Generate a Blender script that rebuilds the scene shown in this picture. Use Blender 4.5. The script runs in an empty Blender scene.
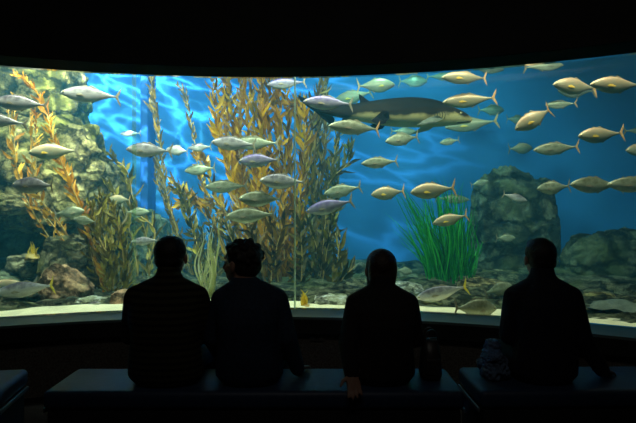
import bpy, bmesh, math, random
from mathutils import Vector, Matrix, Euler, noise
random.seed(7)
F, H0, CH, CX = 520.0, 205.0, 1.45, 318.0
scn = bpy.context.scene
COL = scn.collection
PI = math.pi
R_ = math.radians

def P(px, py, D):
    """a point of the place at distance D (metres along the room's axis)"""
    return Vector(((px - CX) / F * D, D, CH - (py - H0) / F * D))

# ---------------------------------------------------------------- materials
def new_mat(name):
    m = bpy.data.materials.new(name); m.use_nodes = True
    nt = m.node_tree
    b = nt.nodes.get('Principled BSDF')
    return m, nt, b

def N(nt, t, **kw):
    n = nt.nodes.new(t)
    for k, v in kw.items():
        if k in n.inputs: n.inputs[k].default_value = v
        else: setattr(n, k, v)
    return n

def ramp(nt, fac, stops):
    r = nt.nodes.new('ShaderNodeValToRGB')
    el = r.color_ramp.elements
    while len(el) > 1: el.remove(el[-1])
    el[0].position, el[0].color = stops[0][0], (*stops[0][1], 1)
    for p, c in stops[1:]:
        e = el.new(p); e.color = (*c, 1)
    nt.links.new(fac, r.inputs[0])
    return r

def simple(name, col, rough=.6, metal=0, nscale=0, namt=.15, bump=0, spec=.5, coord='Object'):
    m, nt, b = new_mat(name)
    b.inputs['Roughness'].default_value = rough
    b.inputs['Metallic'].default_value = metal
    b.inputs['Specular IOR Level'].default_value = spec
    b.inputs['Base Color'].default_value = (*col, 1)
    if nscale:
        tc = N(nt, 'ShaderNodeTexCoord'); no = N(nt, 'ShaderNodeTexNoise', Scale=nscale, Detail=5.0)
        nt.links.new(tc.outputs[coord], no.inputs['Vector'])
        r = ramp(nt, no.outputs['Fac'], [(.3, [c*(1-namt) for c in col]), (.7, [min(1, c*(1+namt)) for c in col])])
        nt.links.new(r.outputs[0], b.inputs['Base Color'])
        if bump:
            bp = N(nt, 'ShaderNodeBump', Strength=bump, Distance=.01)
            nt.links.new(no.outputs['Fac'], bp.inputs['Height']); nt.links.new(bp.outputs[0], b.inputs['Normal'])
    return m

def rock_mat(name, base, dark, moss, scale=1.6):
    m, nt, b = new_mat(name)
    b.inputs['Roughness'].default_value = .85
    b.inputs['Specular IOR Level'].default_value = .2
    geo = N(nt, 'ShaderNodeNewGeometry')
    no = N(nt, 'ShaderNodeTexNoise', Scale=scale*3.4, Detail=12.0, Roughness=.72)
    n2 = N(nt, 'ShaderNodeTexNoise', Scale=scale*.9, Detail=4.0)
    vo = N(nt, 'ShaderNodeTexVoronoi', Scale=scale*1.5); vo.feature = 'DISTANCE_TO_EDGE'
    warp = N(nt, 'ShaderNodeMixRGB'); warp.blend_type = 'ADD'; warp.inputs[0].default_value = .35
    nt.links.new(geo.outputs['Position'], no.inputs['Vector']); nt.links.new(geo.outputs['Position'], n2.inputs['Vector'])
    nt.links.new(geo.outputs['Position'], warp.inputs[1]); nt.links.new(no.outputs['Color'], warp.inputs[2])
    wmp = N(nt, 'ShaderNodeMapping'); wmp.inputs['Scale'].default_value = (.8, .8, 1.7); wmp.inputs['Rotation'].default_value = (0, R_(12), 0); nt.links.new(warp.outputs[0], wmp.inputs[0]); nt.links.new(wmp.outputs[0], vo.inputs['Vector'])
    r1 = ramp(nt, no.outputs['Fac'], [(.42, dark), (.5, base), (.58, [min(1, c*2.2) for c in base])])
    r2 = ramp(nt, n2.outputs['Fac'], [(.48, (0, 0, 0)), (.62, (1, 1, 1))])
    mx = N(nt, 'ShaderNodeMixRGB'); nt.links.new(r2.outputs[0], mx.inputs[0])
    nt.links.new(r1.outputs[0], mx.inputs[1]); mx.inputs[2].default_value = (*moss, 1)
    cr = ramp(nt, vo.outputs['Distance'], [(0, (.08, .08, .07)), (.05, (.55, .55, .5)), (.11, (1, 1, 1))])
    mu = N(nt, 'ShaderNodeMixRGB'); mu.blend_type = 'MULTIPLY'; mu.inputs[0].default_value = .8
    nt.links.new(mx.outputs[0], mu.inputs[1]); nt.links.new(cr.outputs[0], mu.inputs[2])
    nt.links.new(mu.outputs[0], b.inputs['Base Color'])
    ad = N(nt, 'ShaderNodeMath'); ad.operation = 'ADD'
    nt.links.new(no.outputs['Fac'], ad.inputs[0])
    sr = ramp(nt, vo.outputs['Distance'], [(0, (0, 0, 0)), (.08, (.6, .6, .6))])
    nt.links.new(sr.outputs[0], ad.inputs[1])
    bp = N(nt, 'ShaderNodeBump', Strength=1.0, Distance=.12)
    nt.links.new(ad.outputs[0], bp.inputs['Height']); nt.links.new(bp.outputs[0], b.inputs['Normal'])
    return m

def fish_mat(name, back, side, belly, metal=.25):
    m, nt, b = new_mat(name)
    b.inputs['Roughness'].default_value = .38
    b.inputs['Metallic'].default_value = metal
    tc = N(nt, 'ShaderNodeTexCoord'); sp = N(nt, 'ShaderNodeSeparateXYZ')
    nt.links.new(tc.outputs['Object'], sp.inputs[0])
    no = N(nt, 'ShaderNodeTexNoise', Scale=14.0, Detail=4.0)
    nt.links.new(tc.outputs['Object'], no.inputs['Vector'])
    mr = N(nt, 'ShaderNodeMapRange'); mr.inputs['From Min'].default_value = -.14; mr.inputs['From Max'].default_value = .14
    nt.links.new(sp.outputs['Z'], mr.inputs[0])
    ad = N(nt, 'ShaderNodeMath'); ad.operation = 'MULTIPLY_ADD'; ad.inputs[1].default_value = .5; ad.inputs[2].default_value = -.25
    nt.links.new(no.outputs['Fac'], ad.inputs[0])
    a2 = N(nt, 'ShaderNodeMath'); nt.links.new(ad.outputs[0], a2.inputs[0]); nt.links.new(mr.outputs[0], a2.inputs[1])
    mid = [(x+y)/2 for x, y in zip(back, side)]
    r = ramp(nt, a2.outputs[0], [(.12, belly), (.42, side), (.58, side), (.66, mid), (.82, back)])
    # fine scale rows
    vo = N(nt, 'ShaderNodeTexVoronoi', Scale=60.0)
    nt.links.new(tc.outputs['Object'], vo.inputs['Vector'])
    bp = N(nt, 'ShaderNodeBump', Strength=.12, Distance=.003)
    nt.links.new(vo.outputs['Distance'], bp.inputs['Height']); nt.links.new(bp.outputs[0], b.inputs['Normal'])
    nt.links.new(r.outputs[0], b.inputs['Base Color'])
    return m

def leaf_mat(name, c1, c2, c3, trans=.45):
    m, nt, b = new_mat(name)
    b.inputs['Roughness'].default_value = .5
    at = N(nt, 'ShaderNodeAttribute'); at.attribute_name = 'tone'
    tc = N(nt, 'ShaderNodeTexCoord'); no = N(nt, 'ShaderNodeTexNoise', Scale=18.0, Detail=3.0)
    nt.links.new(tc.outputs['Object'], no.inputs['Vector'])
    a = N(nt, 'ShaderNodeMath'); a.operation = 'MULTIPLY_ADD'; a.inputs[1].default_value = .4; a.inputs[2].default_value = -.2
    nt.links.new(no.outputs['Fac'], a.inputs[0])
    s = N(nt, 'ShaderNodeMath'); nt.links.new(a.outputs[0], s.inputs[0]); nt.links.new(at.outputs['Fac'], s.inputs[1])
    r = ramp(nt, s.outputs[0], [(.1, c1), (.5, c2), (.9, c3)])
    nt.links.new(r.outputs[0], b.inputs['Base Color'])
    tr = N(nt, 'ShaderNodeBsdfTranslucent'); nt.links.new(r.outputs[0], tr.inputs['Color'])
    mx = N(nt, 'ShaderNodeMixShader'); mx.inputs[0].default_value = trans
    out = nt.nodes['Material Output']
    nt.links.new(b.outputs[0], mx.inputs[1]); nt.links.new(tr.outputs[0], mx.inputs[2]); nt.links.new(mx.outputs[0], out.inputs['Surface'])
    return m

M = {}
M['black_wall'] = simple('black painted wall', (.022, .026, .026), .75, nscale=3, namt=.2)
M['carpet_wall'] = simple('dark carpet wall covering', (.17, .155, .135), .95, nscale=90, namt=.5, bump=.6, spec=.1)
M['carpet'] = simple('dark carpet floor', (.03, .03, .035), .95, nscale=120, namt=.5, bump=.5, spec=.1)
M['ceiling'] = simple('black ceiling paint', (.015, .015, .016), .9, nscale=8)
M['soffit'] = simple('dark reveal with green light tint', (.008, .026, .017), .9, nscale=4, namt=.1, spec=.05)  # green glow of the water on the dark reveal, put into its colour
M['sill'] = simple('grey green sill', (.16, .24, .24), .5, nscale=6, namt=.08)
M['bench'] = simple('navy vinyl', (.022, .045, .10), .5, nscale=30, namt=.12, bump=.15)
M['bench_base'] = simple('black bench base', (.012, .013, .016), .7, nscale=8)
M['steel'] = simple('dull steel strip', (.35, .36, .37), .4, .8, nscale=20, namt=.1)
M['plate'] = simple('grey metal plate', (.16, .16, .15), .5, .4, nscale=20, namt=.1)
M['sand'] = simple('pale shell sand', (.80, .72, .50), .95, nscale=7, namt=.12, bump=.8, spec=.1)
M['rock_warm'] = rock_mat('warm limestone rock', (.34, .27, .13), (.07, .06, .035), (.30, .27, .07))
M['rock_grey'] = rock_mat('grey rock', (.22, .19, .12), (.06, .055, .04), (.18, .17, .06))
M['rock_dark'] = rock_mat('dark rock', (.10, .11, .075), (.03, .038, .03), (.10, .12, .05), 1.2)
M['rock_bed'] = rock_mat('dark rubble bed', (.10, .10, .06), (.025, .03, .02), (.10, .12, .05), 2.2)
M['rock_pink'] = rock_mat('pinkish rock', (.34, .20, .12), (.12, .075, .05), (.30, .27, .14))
M['pale_rock'] = rock_mat('pale rock', (.62, .6, .46), (.34, .33, .25), (.45, .47, .28), 3)
M['fish_a'] = fish_mat('silver scales', (.10, .09, .12), (.42, .41, .42), (.70, .68, .60))
M['fish_b'] = fish_mat('golden silver scales', (.46, .32, .20), (.36, .33, .22), (.40, .46, .30))
M['fish_c'] = fish_mat('green silver scales', (.11, .12, .07), (.33, .36, .26), (.58, .60, .46))
M['fish_d'] = fish_mat('violet silver scales', (.12, .09, .26), (.25, .24, .34), (.50, .54, .46))
M['fin'] = simple('translucent grey fin', (.26, .23, .16), .5, nscale=25, namt=.3)
M['fin_orange'] = simple('amber fin', (.62, .36, .16), .5, nscale=25, namt=.25)
M['fin_yellow'] = simple('yellow fin', (.90, .68, .08), .5, nscale=25, namt=.15)
M['eye_w'] = simple('fish eye ring', (.75, .68, .35), .25, .2)
M['eye_b'] = simple('fish pupil', (.01, .01, .012), .1)
M['spot'] = simple('yellow fin spot', (.85, .55, .08), .5, nscale=30)
M['shark_fin'] = simple('shark fin skin', (.006, .006, .009), .8, spec=.06, nscale=20, namt=.25)
M['ray'] = simple('dark ray skin', (.09, .11, .09), .8, nscale=14, namt=.4)
M['kelp_gold'] = leaf_mat('golden kelp blades', (.12, .045, .001), (.46, .19, .002), (.92, .50, .004), .5)
M['kelp_orange'] = leaf_mat('orange kelp blades', (.24, .07, .002), (.62, .22, .005), (.92, .50, .05), .45)
M['kelp_olive'] = leaf_mat('olive kelp blades', (.05, .035, .004), (.15, .10, .008), (.42, .32, .03), .45)
M['kelp_brown'] = leaf_mat('brown kelp blades', (.06, .03, .004), (.20, .10, .008), (.48, .26, .02), .45)
M['grass_green'] = leaf_mat('bright green weed', (.005, .13, .015), (.012, .34, .03), (.06, .62, .06), .5)
M['weed_pale'] = leaf_mat('pale yellow weed', (.5, .5, .16), (.7, .68, .3), (.85, .8, .5), .4)
M['weed_yellow'] = leaf_mat('yellow weed', (.75, .5, .03), (.9, .65, .05), (.95, .75, .15), .4)
M['stipe'] = simple('kelp stipe', (.38, .24, .06), .6, nscale=20, namt=.25)
M['skin'] = simple('skin', (.30, .17, .12), .55, nscale=30, namt=.08)
M['hair_dark'] = simple('black hair', (.012, .010, .010), .6, nscale=90, namt=.5, bump=.6)
M['hair_brown'] = simple('dark brown hair', (.035, .018, .010), .55, nscale=90, namt=.5, bump=.6)
M['navy_shirt'] = simple('navy shirt cloth', (.012, .028, .06), .85, nscale=60, namt=.3, bump=.3)
M['black_coat'] = simple('black coat cloth', (.012, .011, .012), .9, nscale=60, namt=.3, bump=.3)
M['navy_coat'] = simple('dark navy coat cloth', (.008, .010, .022), .9, nscale=60, namt=.3, bump=.3)
M['jeans'] = simple('dark denim', (.02, .03, .055), .9, nscale=120, namt=.3, bump=.2)
M['trousers'] = simple('black trousers cloth', (.012, .012, .014), .9, nscale=100, namt=.3)
M['shoe'] = simple('black shoe leather', (.012, .011, .01), .45)
M['denim_light'] = simple('blue grey crumpled cloth', (.10, .16, .26), .9, nscale=25, namt=.4, bump=.6)
M['bag'] = simple('black bag leather', (.03, .028, .028), .4, nscale=30, namt=.2, bump=.2)
M['glass_frame'] = simple('thin spectacle frame', (.3, .3, .3), .3, .9)
M['silverw'] = simple('wristwatch steel', (.7, .7, .7), .25, .9)
M['pipe'] = simple('blue painted pilaster', (.008, .09, .34), .8, nscale=6, namt=.15)

# striped sweater
m, nt, b = new_mat('striped olive sweater'); M['sweater'] = m
b.inputs['Roughness'].default_value = .95
tc = N(nt, 'ShaderNodeTexCoord'); wv = N(nt, 'ShaderNodeTexWave', Scale=9.0, Distortion=.4); wv.bands_direction = 'Z'
nt.links.new(tc.outputs['Object'], wv.inputs['Vector'])
r = ramp(nt, wv.outputs['Fac'], [(.3, (.008, .008, .006)), (.6, (.035, .034, .018))])
nt.links.new(r.outputs[0], b.inputs['Base Color'])

# tank back wall: blue painted render, slightly mottled
m, nt, b = new_mat('blue tank wall'); M['tank_wall'] = m
b.inputs['Roughness'].default_value = .9; b.inputs['Specular IOR Level'].default_value = .1
geo = N(nt, 'ShaderNodeNewGeometry'); no = N(nt, 'ShaderNodeTexNoise', Scale=.8, Detail=6.0)
nt.links.new(geo.outputs['Position'], no.inputs['Vector'])
r = ramp(nt, no.outputs['Fac'], [(.3, (.028, .155, .42)), (.7, (.045, .22, .56))])
nt.links.new(r.outputs[0], b.inputs['Base Color'])

# shark skin : dark above, pale below (its own countershading), blotched
m, nt, b = new_mat('shark skin'); M['shark'] = m
b.inputs['Roughness'].default_value = .75; b.inputs['Specular IOR Level'].default_value = .06
tc = N(nt, 'ShaderNodeTexCoord'); sp = N(nt, 'ShaderNodeSeparateXYZ'); nt.links.new(tc.outputs['Object'], sp.inputs[0])
no = N(nt, 'ShaderNodeTexNoise', Scale=4.0, Detail=4.0); nt.links.new(tc.outputs['Object'], no.inputs['Vector'])
ma = N(nt, 'ShaderNodeMath'); ma.operation = 'MULTIPLY_ADD'; ma.inputs[1].default_value = .22
nt.links.new(no.outputs['Fac'], ma.inputs[0]); nt.links.new(sp.outputs['Z'], ma.inputs[2])
mr = N(nt, 'ShaderNodeMapRange'); mr.inputs['From Min'].default_value = -.08; mr.inputs['From Max'].default_value = .27
nt.links.new(ma.outputs[0], mr.inputs[0])
r = ramp(nt, mr.outputs[0], [(.12, (.62, .56, .28)), (.36, (.34, .30, .14)), (.46, (.02, .017, .014)), (.75, (.008, .008, .009)), (.95, (.006, .006, .007))])
nt.links.new(r.outputs[0], b.inputs['Base Color'])

# window acrylic: clear with a weak mirror reflection
m = bpy.data.materials.new('clear acrylic'); m.use_nodes = True; M['acrylic'] = m
nt = m.node_tree; nt.nodes.clear()
out = N(nt, 'ShaderNodeOutputMaterial'); tr = N(nt, 'ShaderNodeBsdfTransparent'); gl = N(nt, 'ShaderNodeBsdfGlossy', Roughness=.03)
tr.inputs['Color'].default_value = (.985, .995, .99, 1)
fr = N(nt, 'ShaderNodeFresnel', IOR=1.2); mx = N(nt, 'ShaderNodeMixShader')
nt.links.new(fr.outputs[0], mx.inputs[0]); nt.links.new(tr.outputs[0], mx.inputs[1]); nt.links.new(gl.outputs[0], mx.inputs[2]); nt.links.new(mx.outputs[0], out.inputs['Surface'])
M['joint'] = simple('acrylic joint', (.55, .62, .55), .4)
for key, amt in (('joint_clear', .5), ('joint_faint', .14)):
  m2 = bpy.data.materials.new(key.replace('_', ' ')); m2.use_nodes = True; M[key] = m2
  nt = m2.node_tree; nt.nodes.clear()
  out = N(nt, 'ShaderNodeOutputMaterial'); tr = N(nt, 'ShaderNodeBsdfTransparent'); df = N(nt, 'ShaderNodeBsdfTranslucent')
  tr.inputs['Color'].default_value = (.85, .95, .85, 1); df.inputs['Color'].default_value = (.8, .88, .7, 1)
  mx = N(nt, 'ShaderNodeMixShader'); mx.inputs[0].default_value = amt
  nt.links.new(tr.outputs[0], mx.inputs[1]); nt.links.new(df.outputs[0], mx.inputs[2]); nt.links.new(mx.outputs[0], out.inputs['Surface'])
# water volume
m = bpy.data.materials.new('tank water'); m.use_nodes = True; M['water'] = m
nt = m.node_tree; nt.nodes.clear()
out = N(nt, 'ShaderNodeOutputMaterial'); vs = N(nt, 'ShaderNodeVolumeScatter', Density=.065, Anisotropy=.3); va = N(nt, 'ShaderNodeVolumeAbsorption', Density=.17)
vs.inputs['Color'].default_value = (.10, .50, .80, 1); va.inputs['Color'].default_value = (.12, .78, .92, 1)
ad = N(nt, 'ShaderNodeAddShader'); nt.links.new(vs.outputs[0], ad.inputs[0]); nt.links.new(va.outputs[0], ad.inputs[1]); nt.links.new(ad.outputs[0], out.inputs['Volume'])

# ---------------------------------------------------------------- object helpers
def mesh_obj(name, verts, faces, mat, parent=None, smooth=True, attr=None):
    me = bpy.data.meshes.new(name); me.from_pydata([tuple(v) for v in verts], [], faces)
    me.update()
    if attr is not None:
        a = me.attributes.new('tone', 'FLOAT', 'POINT'); a.data.foreach_set('value', attr)
    if smooth: me.polygons.foreach_set('use_smooth', [True]*len(me.polygons))
    if mat: me.materials.append(mat)
    o = bpy.data.objects.new(name, me); COL.objects.link(o)
    if parent: o.parent = parent
    return o

def bm_obj(name, bm, mat, parent=None, smooth=True):
    bmesh.ops.recalc_face_normals(bm, faces=bm.faces)
    me = bpy.data.meshes.new(name); bm.to_mesh(me); bm.free()
    if smooth: me.polygons.foreach_set('use_smooth', [True]*len(me.polygons))
    if mat: me.materials.append(mat)
    o = bpy.data.objects.new(name, me); COL.objects.link(o)
    if parent: o.parent = parent
    return o

def tag(o, label=None, cat=None, group=None, kind=None):
    if label: o['label'] = label
    if cat: o['category'] = cat
    if group: o['group'] = group
    if kind: o['kind'] = kind
    return o

def empty(name, loc, label, cat, group=None):
    o = bpy.data.objects.new(name, None); COL.objects.link(o); o.location = loc; o.empty_display_size = .1
    return tag(o, label, cat, group)

def box(name, lo, hi, mat, parent=None, bevel=0, seg=3, smooth=False):
    bm = bmesh.new(); bmesh.ops.create_cube(bm, size=1)
    lo, hi = Vector(lo), Vector(hi)
    for v in bm.verts:
        v.co = Vector([lo[i] + (v.co[i]+.5)*(hi[i]-lo[i]) for i in range(3)])
    if bevel: bmesh.ops.bevel(bm, geom=bm.edges[:], offset=bevel, segments=seg, affect='EDGES', profile=.5)
    return bm_obj(name, bm, mat, parent, smooth or bevel > 0)

# ---------------------------------------------------------------- room and tank shell
AC, AR = Vector((-.467, -1.18)), 5.58           # centre and radius of the window's arc
ZB, ZT = .57, 2.541
TANK_TOP = 4.6
def arc(t, r): return (AC.x + r*math.sin(t), AC.y + r*math.cos(t))
T0, T1 = R_(-43), R_(46)
def ring_band(name, r0, r1, z0, z1, mat, parent=None, n=90, t0=T0, t1=T1, smooth=True):
    """closed curved slab between two radii and two heights"""
    vs, fs = [], []
    for i in range(n+1):
        t = t0 + (t1-t0)*i/n
        for r, z in ((r0, z0), (r1, z0), (r1, z1), (r0, z1)):
            x, y = arc(t, r); vs.append((x, y, z))
    for i in range(n):
        for k in range(4):
            a, b = i*4+k, i*4+(k+1) % 4
            fs.append((a, b, b+4, a+4))
    fs.append((0, 3, 2, 1)); e = n*4; fs.append((e, e+1, e+2, e+3))
    o = mesh_obj(name, vs, fs, mat, parent, False)
    bm = bmesh.new(); bm.from_mesh(o.data); bmesh.ops.recalc_face_normals(bm, faces=bm.faces); bm.to_mesh(o.data); bm.free()
    return o
def struct(o): o['kind'] = 'structure'; return o

struct(ring_band('wall_front', AR-.30, AR+.02, ZT, 3.5, M['black_wall']))        # above the window
struct(ring_band('wall_front_dado', AR-.22, AR+.02, 0, ZB-.13, M['carpet_wall']))
struct(ring_band('trim_1', AR-.30, AR+.02, ZB-.13, ZB-.02, M['black_wall']))                 # nosing under the sill
struct(ring_band('trim_2', AR-.30, AR+.03, ZB-.02, ZB, M['sill']))                 # the sill
struct(ring_band('trim_3', AR-.298, AR+.02, ZT-.004, ZT, M['soffit']))             # reveal over the glass
w = struct(ring_band('window_1', AR+.0, AR+.07, ZB, ZT-.004, M['acrylic']))
def joint(px, wdt, mat, lab):
    # where the view's column px meets the arc
    lo, hi = T0, T1
    for _ in range(40):
        mid = (lo+hi)/2; x, y = arc(mid, AR)
        if x/y < (px-CX)/F: lo = mid
        else: hi = mid
    return ring_band('panel_joint', AR-.002, AR+.072, ZB+.001, ZT-.006, mat, w, 2, mid-wdt/2/AR, mid+wdt/2/AR)
joint(294.5, .010, M['joint_clear'], '')
joint(133.5, .022, M['joint_faint'], '')

struct(box('floor', (-4.6, -3.2, -.1), (4.6, 4.6, 0), M['carpet']))
cv = [(-4.5, -3.2), (4.5, -3.2), (4.5, 2.6)] + [arc(T1+(T0-T1)*i/60, AR-.021) for i in range(61)] + [(-4.5, 2.6)]
nC = len(cv)
cm = mesh_obj('ceiling', [(x, y, 3.5) for x, y in cv]+[(x, y, 3.6) for x, y in cv], [tuple(range(nC))[::-1], tuple(range(nC, 2*nC))]+[(i, (i+1) % nC, (i+1) % nC+nC, i+nC) for i in range(nC)], M['ceiling'], None, False)
struct(cm)
struct(box('wall_left', (-4.6, -3.2, 0), (-4.45, 2.6, 3.5), M['black_wall']))
struct(box('wall_right', (4.45, -3.2, 0), (4.6, 2.6, 3.5), M['black_wall']))
struct(box('wall_back', (-4.6, -3.35, 0), (4.6, -3.2, 3.5), M['black_wall']))
# side returns where window ends against room walls
x, y = arc(T0, AR); struct(box('wall_left_return', (-6.6, y-.5, 0), (x+.02, y-.01, TANK_TOP), M['black_wall']))
x, y = arc(T1, AR); struct(box('wall_right_return', (x-.02, y-.5, 0), (6.5, y-.01, TANK_TOP), M['black_wall']))
struct(ring_band('wall_front_upper', AR-.02, AR+.04, 3.5, TANK_TOP, M['black_wall']))

# tank back wall : a sweep round the tank
def tank_pt(u, off=0):
    """u 0..1 left to right round the back"""
    a = PI*(1-u)
    ce, se = math.cos(a), math.sin(a)
    x = (6.2+off)*math.copysign(abs(ce)**.75, ce) - .1
    y = 3.0 + (5.6+off)*abs(se)**.75
    return x, y
def tank_wall(z0, z1):
    n = 80; vs, fs = [], []
    for i in range(n+1):
        u = i/n
        for off, z in ((0, z0), (.15, z0), (.15, z1), (0, z1)):
            x, y = tank_pt(u, off); vs.append((x, y, z))
    for i in range(n):
        for k in range(4):
            a, b = i*4+k, i*4+(k+1) % 4
            fs.append((a, a+4, b+4, b))
    fs += [(0, 1, 2, 3), (n*4+3, n*4+2, n*4+1, n*4)]
    o = mesh_obj('wall_tank_back', vs, fs, M['tank_wall'], None, False)
    bm = bmesh.new(); bm.from_mesh(o.data); bmesh.ops.recalc_face_normals(bm, faces=bm.faces); bm.to_mesh(o.data); bm.free()
    return o
struct(tank_wall(0, TANK_TOP))

def sand_z(x, y):
    d = max(0, y-4.3)
    return .525 + .035*d*.6 + .035*noise.noise(Vector((x*1.1, y*1.1, 3))) + .012*noise.noise(Vector((x*4, y*4, 7)))
# tank floor : a strip of sand along the glass, then a rocky bed back to the wall
def bed_grid(name, k0, k1, nx, ny, zf, mat):
    vs, fs = [], []
    for j in range(ny+1):
        for i in range(nx+1):
            t = T0 + (T1-T0)*i/nx
            x0, y0 = arc(t, AR+.071); xb, yb = tank_pt(.5+(i/nx-.5)*.96, -.02)
            L = math.hypot(xb-x0, yb-y0); kk = (k0 + (k1-k0)*j/ny)
            if k1 > 5: kk = k0+(L-k0)*(j/ny)**1.3
            kk /= L
            x, y = x0*(1-kk)+xb*kk, y0*(1-kk)+yb*kk
            vs.append((x, y, zf(x, y, kk*L)))
    for j in range(ny):
        for i in range(nx):
            a = j*(nx+1)+i; fs.append((a, a+1, a+nx+2, a+nx+1))
    return mesh_obj(name, vs, fs, mat)
sand = bed_grid('sand', 0, 1.1, 160, 40, lambda x, y, d: sand_z(x, y)-.20*max(0, d-.5), M['sand']); tag(sand, 'pale sand along the foot of the tank window', 'sand', kind='stuff')
def bed_z(x, y, d):
    q = Vector((x, y, 2))
    r = .5-abs(noise.noise(q*2.3))
    return .47 + .06*min(1, (d-.35)/.3) + .10*noise.noise(q*1.3) + .11*r*min(1, d/.9) + .03*noise.noise(q*7)+.012*noise.noise(q*17)
struct(bed_grid('floor_tank_bed', .35, 9, 220, 150, bed_z, M['rock_bed']))

# water body
vs, fs = [], []
n = 80
front = [arc(T0+(T1-T0)*i/n, AR+.073) for i in range(n+1)]
back = [tank_pt(.985-(.97)*i/n, -.02) for i in range(n+1)]
loop = front + back
for z in (.3, 4.05):
    vs += [(x, y, z) for x, y in loop]
L = len(loop)
for i in range(L):
    j = (i+1) % L; fs.append((i, j, j+L, i+L))
fs.append(tuple(range(L))[::-1]); fs.append(tuple(range(L, 2*L)))
water = mesh_obj('water', vs, fs, M['water'], None, False)
bm = bmesh.new(); bm.from_mesh(water.data); bmesh.ops.triangulate(bm, faces=[f for f in bm.faces if len(f.verts) > 4]); bmesh.ops.recalc_face_normals(bm, faces=bm.faces); bm.to_mesh(water.data); bm.free()
tag(water, 'clear blue water filling the tank behind the curved window', 'water', kind='stuff')

# blue pilaster on the tank's back wall
x0, z0 = P(143, 205, 7.95).x, 0
pl = box('trim_4', (x0-.062, 8.0, .5), (x0+.055, 8.4, 4.05), M['pipe'], bevel=.02); struct(pl)

# electrical plate on the dado
pp = P(317, 327, 4.06)
pe = empty('wall_plate', (pp.x, 4.14, pp.z-.04), 'small grey metal plate on the wall beneath the window sill', 'wall plate')
t = math.atan2(pp.x-AC.x, 1)
o = box('cover', (-.055, -.012, -.028), (.055, .012, .028), M['plate'], pe, .004)
o = box('socket', (-.02, -.016, -.014), (.02, -.010, .014), M['bench_base'], pe, .002)
ang = math.asin((pp.x-AC.x)/(AR-.22)); ax, ay = arc(ang, AR-.23-.002); pe.location = (ax, ay, .395); pe.rotation_euler = (0, 0, -ang)

# ---------------------------------------------------------------- rocks
def rock(px, py, rx, ry, D, rd, mat, label, seed=0, boxy=.25, sub=5, rough=.3, tilt=0, sink=True, name='boulder', cat='rock', group=None, flat_right=None):
    c = P(px, py, D); s = D/F
    ax, az = rx*s, ry*s
    bm = bmesh.new(); bmesh.ops.create_icosphere(bm, subdivisions=sub, radius=1)
    rot = Matrix.Rotation(R_(tilt), 3, 'Y')
    big = max(ax, az)
    for v in bm.verts:
        n = v.co.normalized()
        m = max(abs(n.x), abs(n.y), abs(n.z))
        q = n*((1-boxy) + boxy/m*.8)
        sv = Vector((seed*3.7, seed*1.3, seed*.7))
        d = noise.noise(n*1.4+sv)*.5 + noise.noise(n*3.1+sv)*.28 + (.5-abs(noise.noise(n*5.5+sv)))*.16 + noise.noise(n*12+sv)*.06
        w = noise.voronoi(n*2.0+sv+.25*noise.noise_vector(n*2.5))[0]; d += min(.22, (w[1]-w[0])*.9)-.12
        w = noise.voronoi(n*5.5+sv+.15*noise.noise_vector(n*5))[0]; d += min(.10, (w[1]-w[0])*.5)-.06
        d += .05*noise.noise(n*24+sv)
        q = q*(1 + rough*d)
        q = Vector((q.x*ax, q.y*rd, q.z*az))
        v.co = rot @ q
        if flat_right is not None: v.co.x = min(v.co.x, flat_right*s + .01*noise.noise(n*6))
    o = bm_obj(name, bm, mat)
    o.location = c
    tag(o, label, cat, group)
    return o
G = 'rocks of the tank bottom'
rock(24, 92, 62, 52, 6.8, .6, M['rock_warm'], 'hazy grey rock face at the top left corner of the tank', 1, .45, 6)
rock(50, 172, 64, 62, 6.5, .55, M['rock_warm'], 'tall cracked yellowish rock cliff behind the golden kelp, beside the blue wall', 2, .5, 6, .34)
rock(102, 205, 26, 44, 6.6, .4, M['rock_grey'], 'shoulder of grey rock sloping down under the cliff towards the blue pilaster', 31, .4, 6)
rock(-6, 205, 44, 12, 6.0, .45, M['rock_warm'], 'mossy overhanging rock ledge at the left edge, above the dark hollow', 3, .4, 5, .3)
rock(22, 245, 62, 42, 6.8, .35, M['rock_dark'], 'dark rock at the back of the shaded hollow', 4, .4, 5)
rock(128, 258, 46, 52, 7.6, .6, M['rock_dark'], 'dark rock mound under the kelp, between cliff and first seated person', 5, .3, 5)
rock(72, 265, 29, 33, 5.75, .32, M['rock_grey'], 'upright grey boulder with a yellow edge below the cliff', 6, .5, 6, .22, 8)
rock(63, 291, 27, 24, 5.25, .22, M['rock_pink'], 'slanted pinkish boulder leaning before the upright grey one', 7, .5, 6, .22, 38)
rock(27, 266, 17, 13, 5.9, .25, M['rock_grey'], 'rounded boulder with a pale top inside the shaded hollow', 8, .3, 5)
rock(4, 285, 24, 15, 5.8, .3, M['rock_dark'], 'low dark boulder at the left edge behind the yellow-tailed fish', 9, .3, 5)
rock(124, 303, 13, 14, 4.95, .14, M['rock_pink'], 'small reddish stone on sand at the shoulder of the striped sweater', 10, .4, 5, .2)
rock(48, 300, 11, 9, 5.3, .2, M['rock_grey'], 'small grey stone between the fish tail and pinkish boulder', 11, .3, 4)
rock(92, 296, 16, 10, 5.6, .2, M['pale_rock'], 'pale broken stone right of the slanted pinkish boulder', 12, .5, 5)
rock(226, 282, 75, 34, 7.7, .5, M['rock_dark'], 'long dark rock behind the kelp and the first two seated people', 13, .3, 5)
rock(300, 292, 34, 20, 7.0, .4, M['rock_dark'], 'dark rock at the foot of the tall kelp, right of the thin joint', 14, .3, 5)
rock(331, 303, 19, 8.5, 4.95, .22, M['pale_rock'], 'pale flat stone on the sand right of the window joint', 15, .5, 5, .3)
rock(356, 291, 17, 12, 5.9, .25, M['rock_grey'], 'grey green stone just left of the person with long hair', 16, .4, 5)
rock(363, 271, 9, 9, 7.0, .2, M['rock_grey'], 'small hazy stone peeping out left of the long-haired head', 17, .3, 4)
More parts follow.
